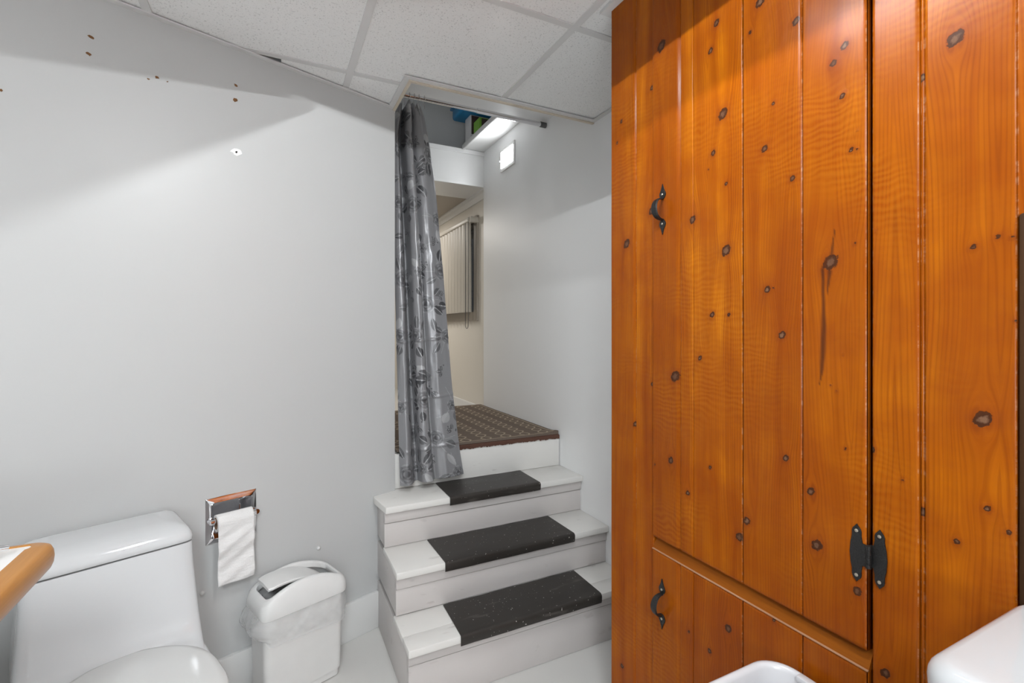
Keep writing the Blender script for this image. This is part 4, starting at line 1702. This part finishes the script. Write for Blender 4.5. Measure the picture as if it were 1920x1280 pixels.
bm = BM()
loft(bm, [seat_ring(.176, 1.155, 1.555, .392), seat_ring(.182, 1.148, 1.565, .396), seat_ring(.182, 1.148, 1.565, .406), seat_ring(.178, 1.152, 1.56, .410)])
part('seat', bm, M_SEAT, to, frame=WF, smooth=50)
bm = BM()
loft(bm, [seat_ring(.174, 1.158, 1.575, .411), seat_ring(.179, 1.152, 1.582, .414), seat_ring(.179, 1.152, 1.582, .421), seat_ring(.175, 1.156, 1.578, .4265),
          seat_ring(.160, 1.172, 1.565, .430), seat_ring(.11, 1.23, 1.50, .4325), seat_ring(.05, 1.30, 1.42, .433)])
part('lid', bm, M_SEAT, to, frame=WF, smooth=50)
for sx in (-1, 1):
    bm = BM()
    box(bm, TC + sx * 0.075 - 0.018, TC + sx * 0.075 + 0.018, 1.535, 1.575, 0.392, 0.416, 0.005)
    part('seat_hinge', bm, M_SEAT, to, frame=WF, smooth=40)

# ------------------------------------------------------------------ paper holder and roll
hd = thing('paper_holder', 'recessed chrome toilet paper holder in the left wall', 'paper holder', wl(0.535, WN, 0.62), frame=WF)
PW0, PW1, PZ0, PZ1 = 0.456, 0.613, 0.546, 0.700
bm = BM()
outer = [(PW0, PZ0), (PW1, PZ0), (PW1, PZ1), (PW0, PZ1)]


def rr2(x0, x1, z0, z1, r_, y, n=4):
    return [(x, y, z) for x, z in rrect(x0, x1, z0, z1, r_, n)]


rings = [rr2(PW0, PW1, PZ0, PZ1, 0.0015, WN - 0.0005), rr2(PW0, PW1, PZ0, PZ1, 0.0015, WN - 0.002), rr2(PW0 + .004, PW1 - .004, PZ0 + .004, PZ1 - .004, 0.0015, WN - 0.0045),
         rr2(PW0 + .013, PW1 - .013, PZ0 + .013, PZ1 - .013, 0.010, WN - 0.0065), rr2(PW0 + .0165, PW1 - .0165, PZ0 + .0165, PZ1 - .0165, 0.010, WN - 0.0085),
         rr2(PW0 + .0185, PW1 - .0185, PZ0 + .0185, PZ1 - .0185, 0.009, WN - 0.004), rr2(PW0 + .022, PW1 - .022, PZ0 + .022, PZ1 - .022, 0.012, WN + 0.030),
         rr2(PW0 + .035, PW1 - .035, PZ0 + .035, PZ1 - .035, 0.012, WN + 0.052)]
loft(bm, rings, cap0=False)
part('plate', bm, M_CHROME, hd, frame=WF, smooth=40)
RZ, RN = 0.626, WN - 0.026
for sx, w in ((-1, PW0 + 0.012), (1, PW1 - 0.006)):
    bm = BM()
    tube(bm, [(w, WN - 0.004, RZ), (w, RN - 0.001, RZ)], [0.010, 0.009], 14)
    tube(bm, [(w - 0.004, RN, RZ), (w + sx * -0.014, RN, RZ)], [0.0115, 0.0105], 14)
    part('arm', bm, M_CHROME, hd, frame=WF, smooth=50)
bm = BM()
tube(bm, [(PW0 + 0.02, RN, RZ), (PW1 - 0.014, RN, RZ)], 0.0085, 14)
part('roller', bm, M_CHROME, hd, frame=WF, smooth=50)

pr_ = thing('paper_roll', 'nearly used white toilet paper roll hanging long on the chrome holder', 'paper roll', wl(0.535, RN, RZ), frame=WF)
RW0, RW1, RR = 0.480, 0.590, 0.0275
bm = BM()
rings = []
for rad, w in ((0.0195, RW0), (0.0195, RW1), (RR, RW1), (RR, RW0)):
    rings.append([(w, RN + rad * math.cos(2 * PI * k / 32), RZ - 0.006 + rad * math.sin(2 * PI * k / 32)) for k in range(32)])
rings.append(rings[0])
loft(bm, rings, cap0=False, cap1=False)
bmesh.ops.remove_doubles(bm, verts=bm.verts, dist=1e-6)
part('roll', bm, M_PAPER, pr_, frame=WF, smooth=40)
bm = BM()
rings = []
for rad, w in ((0.0180, RW0 - 0.0005), (0.0180, RW1 + .0005), (0.0195, RW1 + .0005), (0.0195, RW0 - 0.0005)):
    rings.append([(w, RN + rad * math.cos(2 * PI * k / 24), RZ - 0.006 + rad * math.sin(2 * PI * k / 24)) for k in range(24)])
rings.append(rings[0])
loft(bm, rings, cap0=False, cap1=False)
bmesh.ops.remove_doubles(bm, verts=bm.verts, dist=1e-6)
part('core', bm, M_CARD, pr_, frame=WF, smooth=40, label='brown card core')
# the hanging sheet: over the front of the roll and down
NSH, MSH = 60, 24
V, F = [], []
for i in range(NSH):
    f = i / (NSH - 1)
    s_ = f * 0.245
    arc_len = (PI / 2) * (RR + 0.001)
    for j in range(MSH):
        g_ = j / (MSH - 1)
        w = RW0 + 0.0005 + (RW1 - RW0 - 0.001) * g_ + 0.004 * max(0, s_ - .06) / 0.2 * (g_ - .3)
        if s_ < arc_len:
            a = PI / 2 - s_ / arc_len * PI / 2
            n_, z = RN - (RR + 0.0012) * math.cos(a), RZ - 0.006 + (RR + 0.0012) * math.sin(a)
        else:
            d_ = s_ - arc_len
            n_ = RN - (RR + 0.0012) + 0.006 * d_ / 0.2 + 0.004 * math.sin(d_ * 55 + 2 * g_) * min(1, d_ / 0.05) + 0.002 * math.sin(d_ * 120 + 9 * g_) * min(1, d_ / 0.04)
            z = RZ - 0.006 - d_ - 0.004 * g_ * (d_ / 0.2)
        V.append((w, n_, z))
for i in range(NSH - 1):
    for j in range(MSH - 1):
        F.append((i * MSH + j, i * MSH + j + 1, (i + 1) * MSH + j + 1, (i + 1) * MSH + j))
o = raw('hanging_sheet', V, F, M_PAPER, pr_, frame=WF)
so = o.modifiers.new('thickness', 'SOLIDIFY')
so.thickness = 0.0008

# ------------------------------------------------------------------ waste bin with swing lid
wb = thing('waste_bin', 'slim white waste bin with swing lid and clear bag beside the steps', 'bin', wl(0.72, 1.745, 0), frame=WF)
BW0, BW1, BN0, BN1 = 0.578, 0.862, 1.668, 1.820
WC, HW = (BW0 + BW1) / 2, (BW1 - BW0) / 2


def wring(ins, z, r_=0.022, n=7, zf=None):
    pts = rrect(BW0 + ins, BW1 - ins, BN0 + ins, BN1 - ins, r_, n)
    return [(x, y, (zf(x) if zf else 0) + z) for x, y in pts]


bm = BM()
rings = [wring(0.020, 0.0, 0.018), wring(0.014, 0.004, 0.020), wring(0.014, 0.026, 0.020), wring(0.009, 0.029, 0.022), wring(0.002, 0.315, 0.024), wring(0.005, 0.315, 0.022), wring(0.017, 0.034, 0.018), wring(0.03, 0.032, 0.012)]
loft(bm, rings)
part('bin_body', bm, M_PLASTIC, wb, frame=WF, smooth=45)


def arch(x):
    q_ = (x - WC) / (HW + 0.012)
    return 0.052 * (1 - q_ * q_)


def dens(r0, r1, n, y_sub=6):
    return r0


def lring(ins, z, r_, zf=None, m=14):
    """dense rounded rectangle so that the arch bends smoothly"""
    base = rrect(BW0 + ins, BW1 - ins, BN0 + ins, BN1 - ins, r_, 6)
    out = []
    for k in range(len(base)):
        a, b = base[k], base[(k + 1) % len(base)]
        L_ = math.hypot(b[0] - a[0], b[1] - a[1])
        q_ = m if L_ > 0.05 else 1
        for j in range(q_):
            t = j / q_
            x, y = a[0] + (b[0] - a[0]) * t, a[1] + (b[1] - a[1]) * t
            out.append((x, y, z + (zf(x) if zf else 0)))
    return out


bm = BM()
rings = [lring(0.000, 0.313, 0.024), lring(-0.008, 0.3085, 0.030), lring(-0.009, 0.312, 0.030), lring(-0.008, 0.336, 0.030, lambda x: 0.25 * arch(x)),
         lring(-0.004, 0.345, 0.028, arch), lring(0.000, 0.3495, 0.026, arch), lring(0.006, 0.352, 0.024, arch), lring(0.013, 0.3515, 0.022, arch), lring(0.017, 0.349, 0.02, arch),
         lring(0.0185, 0.343, 0.018, arch), lring(0.0185, 0.330, 0.018, arch), lring(0.016, 0.329, 0.018, arch), lring(0.004, 0.333, 0.02, lambda x: 0.25 * arch(x))]
rings.append(rings[0])
loft(bm, rings, cap0=False, cap1=False)
bmesh.ops.remove_doubles(bm, verts=bm.verts, dist=1e-6)
part('lid_frame', bm, M_LID, wb, frame=WF, smooth=50)
# the flap stands tilted: its left end up, its right end dropped inside
bm = BM()
rings = []
FN0, FN1 = BN0 + 0.021, BN1 - 0.021
tilt = math.radians(14)
for k in range(22):
    f = k / 21
    x = (f - 0.5) * 0.222
    z = -0.052 * (x / 0.15) ** 2 * 1.0
    xw = x * math.cos(tilt) + z * math.sin(tilt) + WC - 0.003
    zw = -x * math.sin(tilt) + z * math.cos(tilt) + 0.401
    e = 0.006 * (1 - min(1, min(f, 1 - f) / 0.08)) ** 2
    rings.append([(xw, FN0 + 0.002 + e, zw - 0.001), (xw, FN0 + e, zw - 0.004), (xw, FN0 + 0.002 + e, zw - 0.010), (xw, FN1 - 0.002 - e, zw - 0.010), (xw, FN1 - e, zw - 0.004), (xw, FN1 - 0.002 - e, zw - 0.001),
                  (xw, (FN0 + FN1) / 2, zw + 0.002)])
loft(bm, rings)
part('flap', bm, M_LID, wb, frame=WF, smooth=40)
# bag: a crinkled skirt under the lid and a lining inside
V, F = [], []
NB, MB_ = 150, 16
base = lring(0.0, 0.0, 0.024, None, 30)
step_ = len(base)
for i in range(MB_):
    f = i / (MB_ - 1)
    for k, (x, y, _) in enumerate(base):
        cx_, cy_ = WC, (BN0 + BN1) / 2
        dx, dy = x - WC, y - cy_
        nx, ny = (0, -1) if abs(y - BN0) < 1e-3 else ((0, 1) if abs(y - BN1) < 1e-3 else ((-1, 0) if dx < 0 else (1, 0)))
        crk_ = float(vnoise(np.array([x * 40 + f * 3.5 + y * 30]), np.array([f * 1.6 + x * 9]), 21)[0])
        crk2 = float(vnoise(np.array([x * 95 + y * 60 - f * 9]), np.array([f * 4]), 22)[0])
        puff = 0.004 + 0.007 * math.sin(PI * min(1, f * 1.05)) * (0.4 + 1.2 * crk_) + 0.004 * (crk2 - 0.4)
        if nx == -1:
            puff += 0.022 * math.sin(PI * min(1.0, f * 0.85 + 0.05)) * (0.6 + 0.6 * crk_)
        if ny == 1:
            puff = min(puff, 0.006)
        zb_ = 0.222 - 0.018 * (x - BW0) / (BW1 - BW0) + 0.006 * (crk_ - 0.5) + (0.018 if nx == -1 else 0)
        z = 0.318 + (zb_ - 0.318) * f
        if f > 0.93:
            puff = 0.0035
        V.append((x + nx * puff, y + ny * puff, z))
for i in range(MB_ - 1):
    for k in range(step_):
        F.append((i * step_ + k, i * step_ + (k + 1) % step_, (i + 1) * step_ + (k + 1) % step_, (i + 1) * step_ + k))
raw('bag', V, F, M_BAG, wb, frame=WF)['label'] = 'crumpled clear plastic bag'
V, F = [], []
lin = [lring(0.010, 0.330, 0.02, None, 10), lring(0.018, 0.20, 0.02, None, 10), lring(0.03, 0.08, 0.015, None, 10)]
ln = len(lin[0])
for i, rg in enumerate(lin):
    for k, (x, y, z) in enumerate(rg):
        V.append((x + rng.uniform(-.002, .002), y + rng.uniform(-.002, .002), z))
for i in range(2):
    for k in range(ln):
        F.append((i * ln + k, i * ln + (k + 1) % ln, (i + 1) * ln + (k + 1) % ln, (i + 1) * ln + k))
raw('bag_lining', V, F, M_BAG, wb, frame=WF)
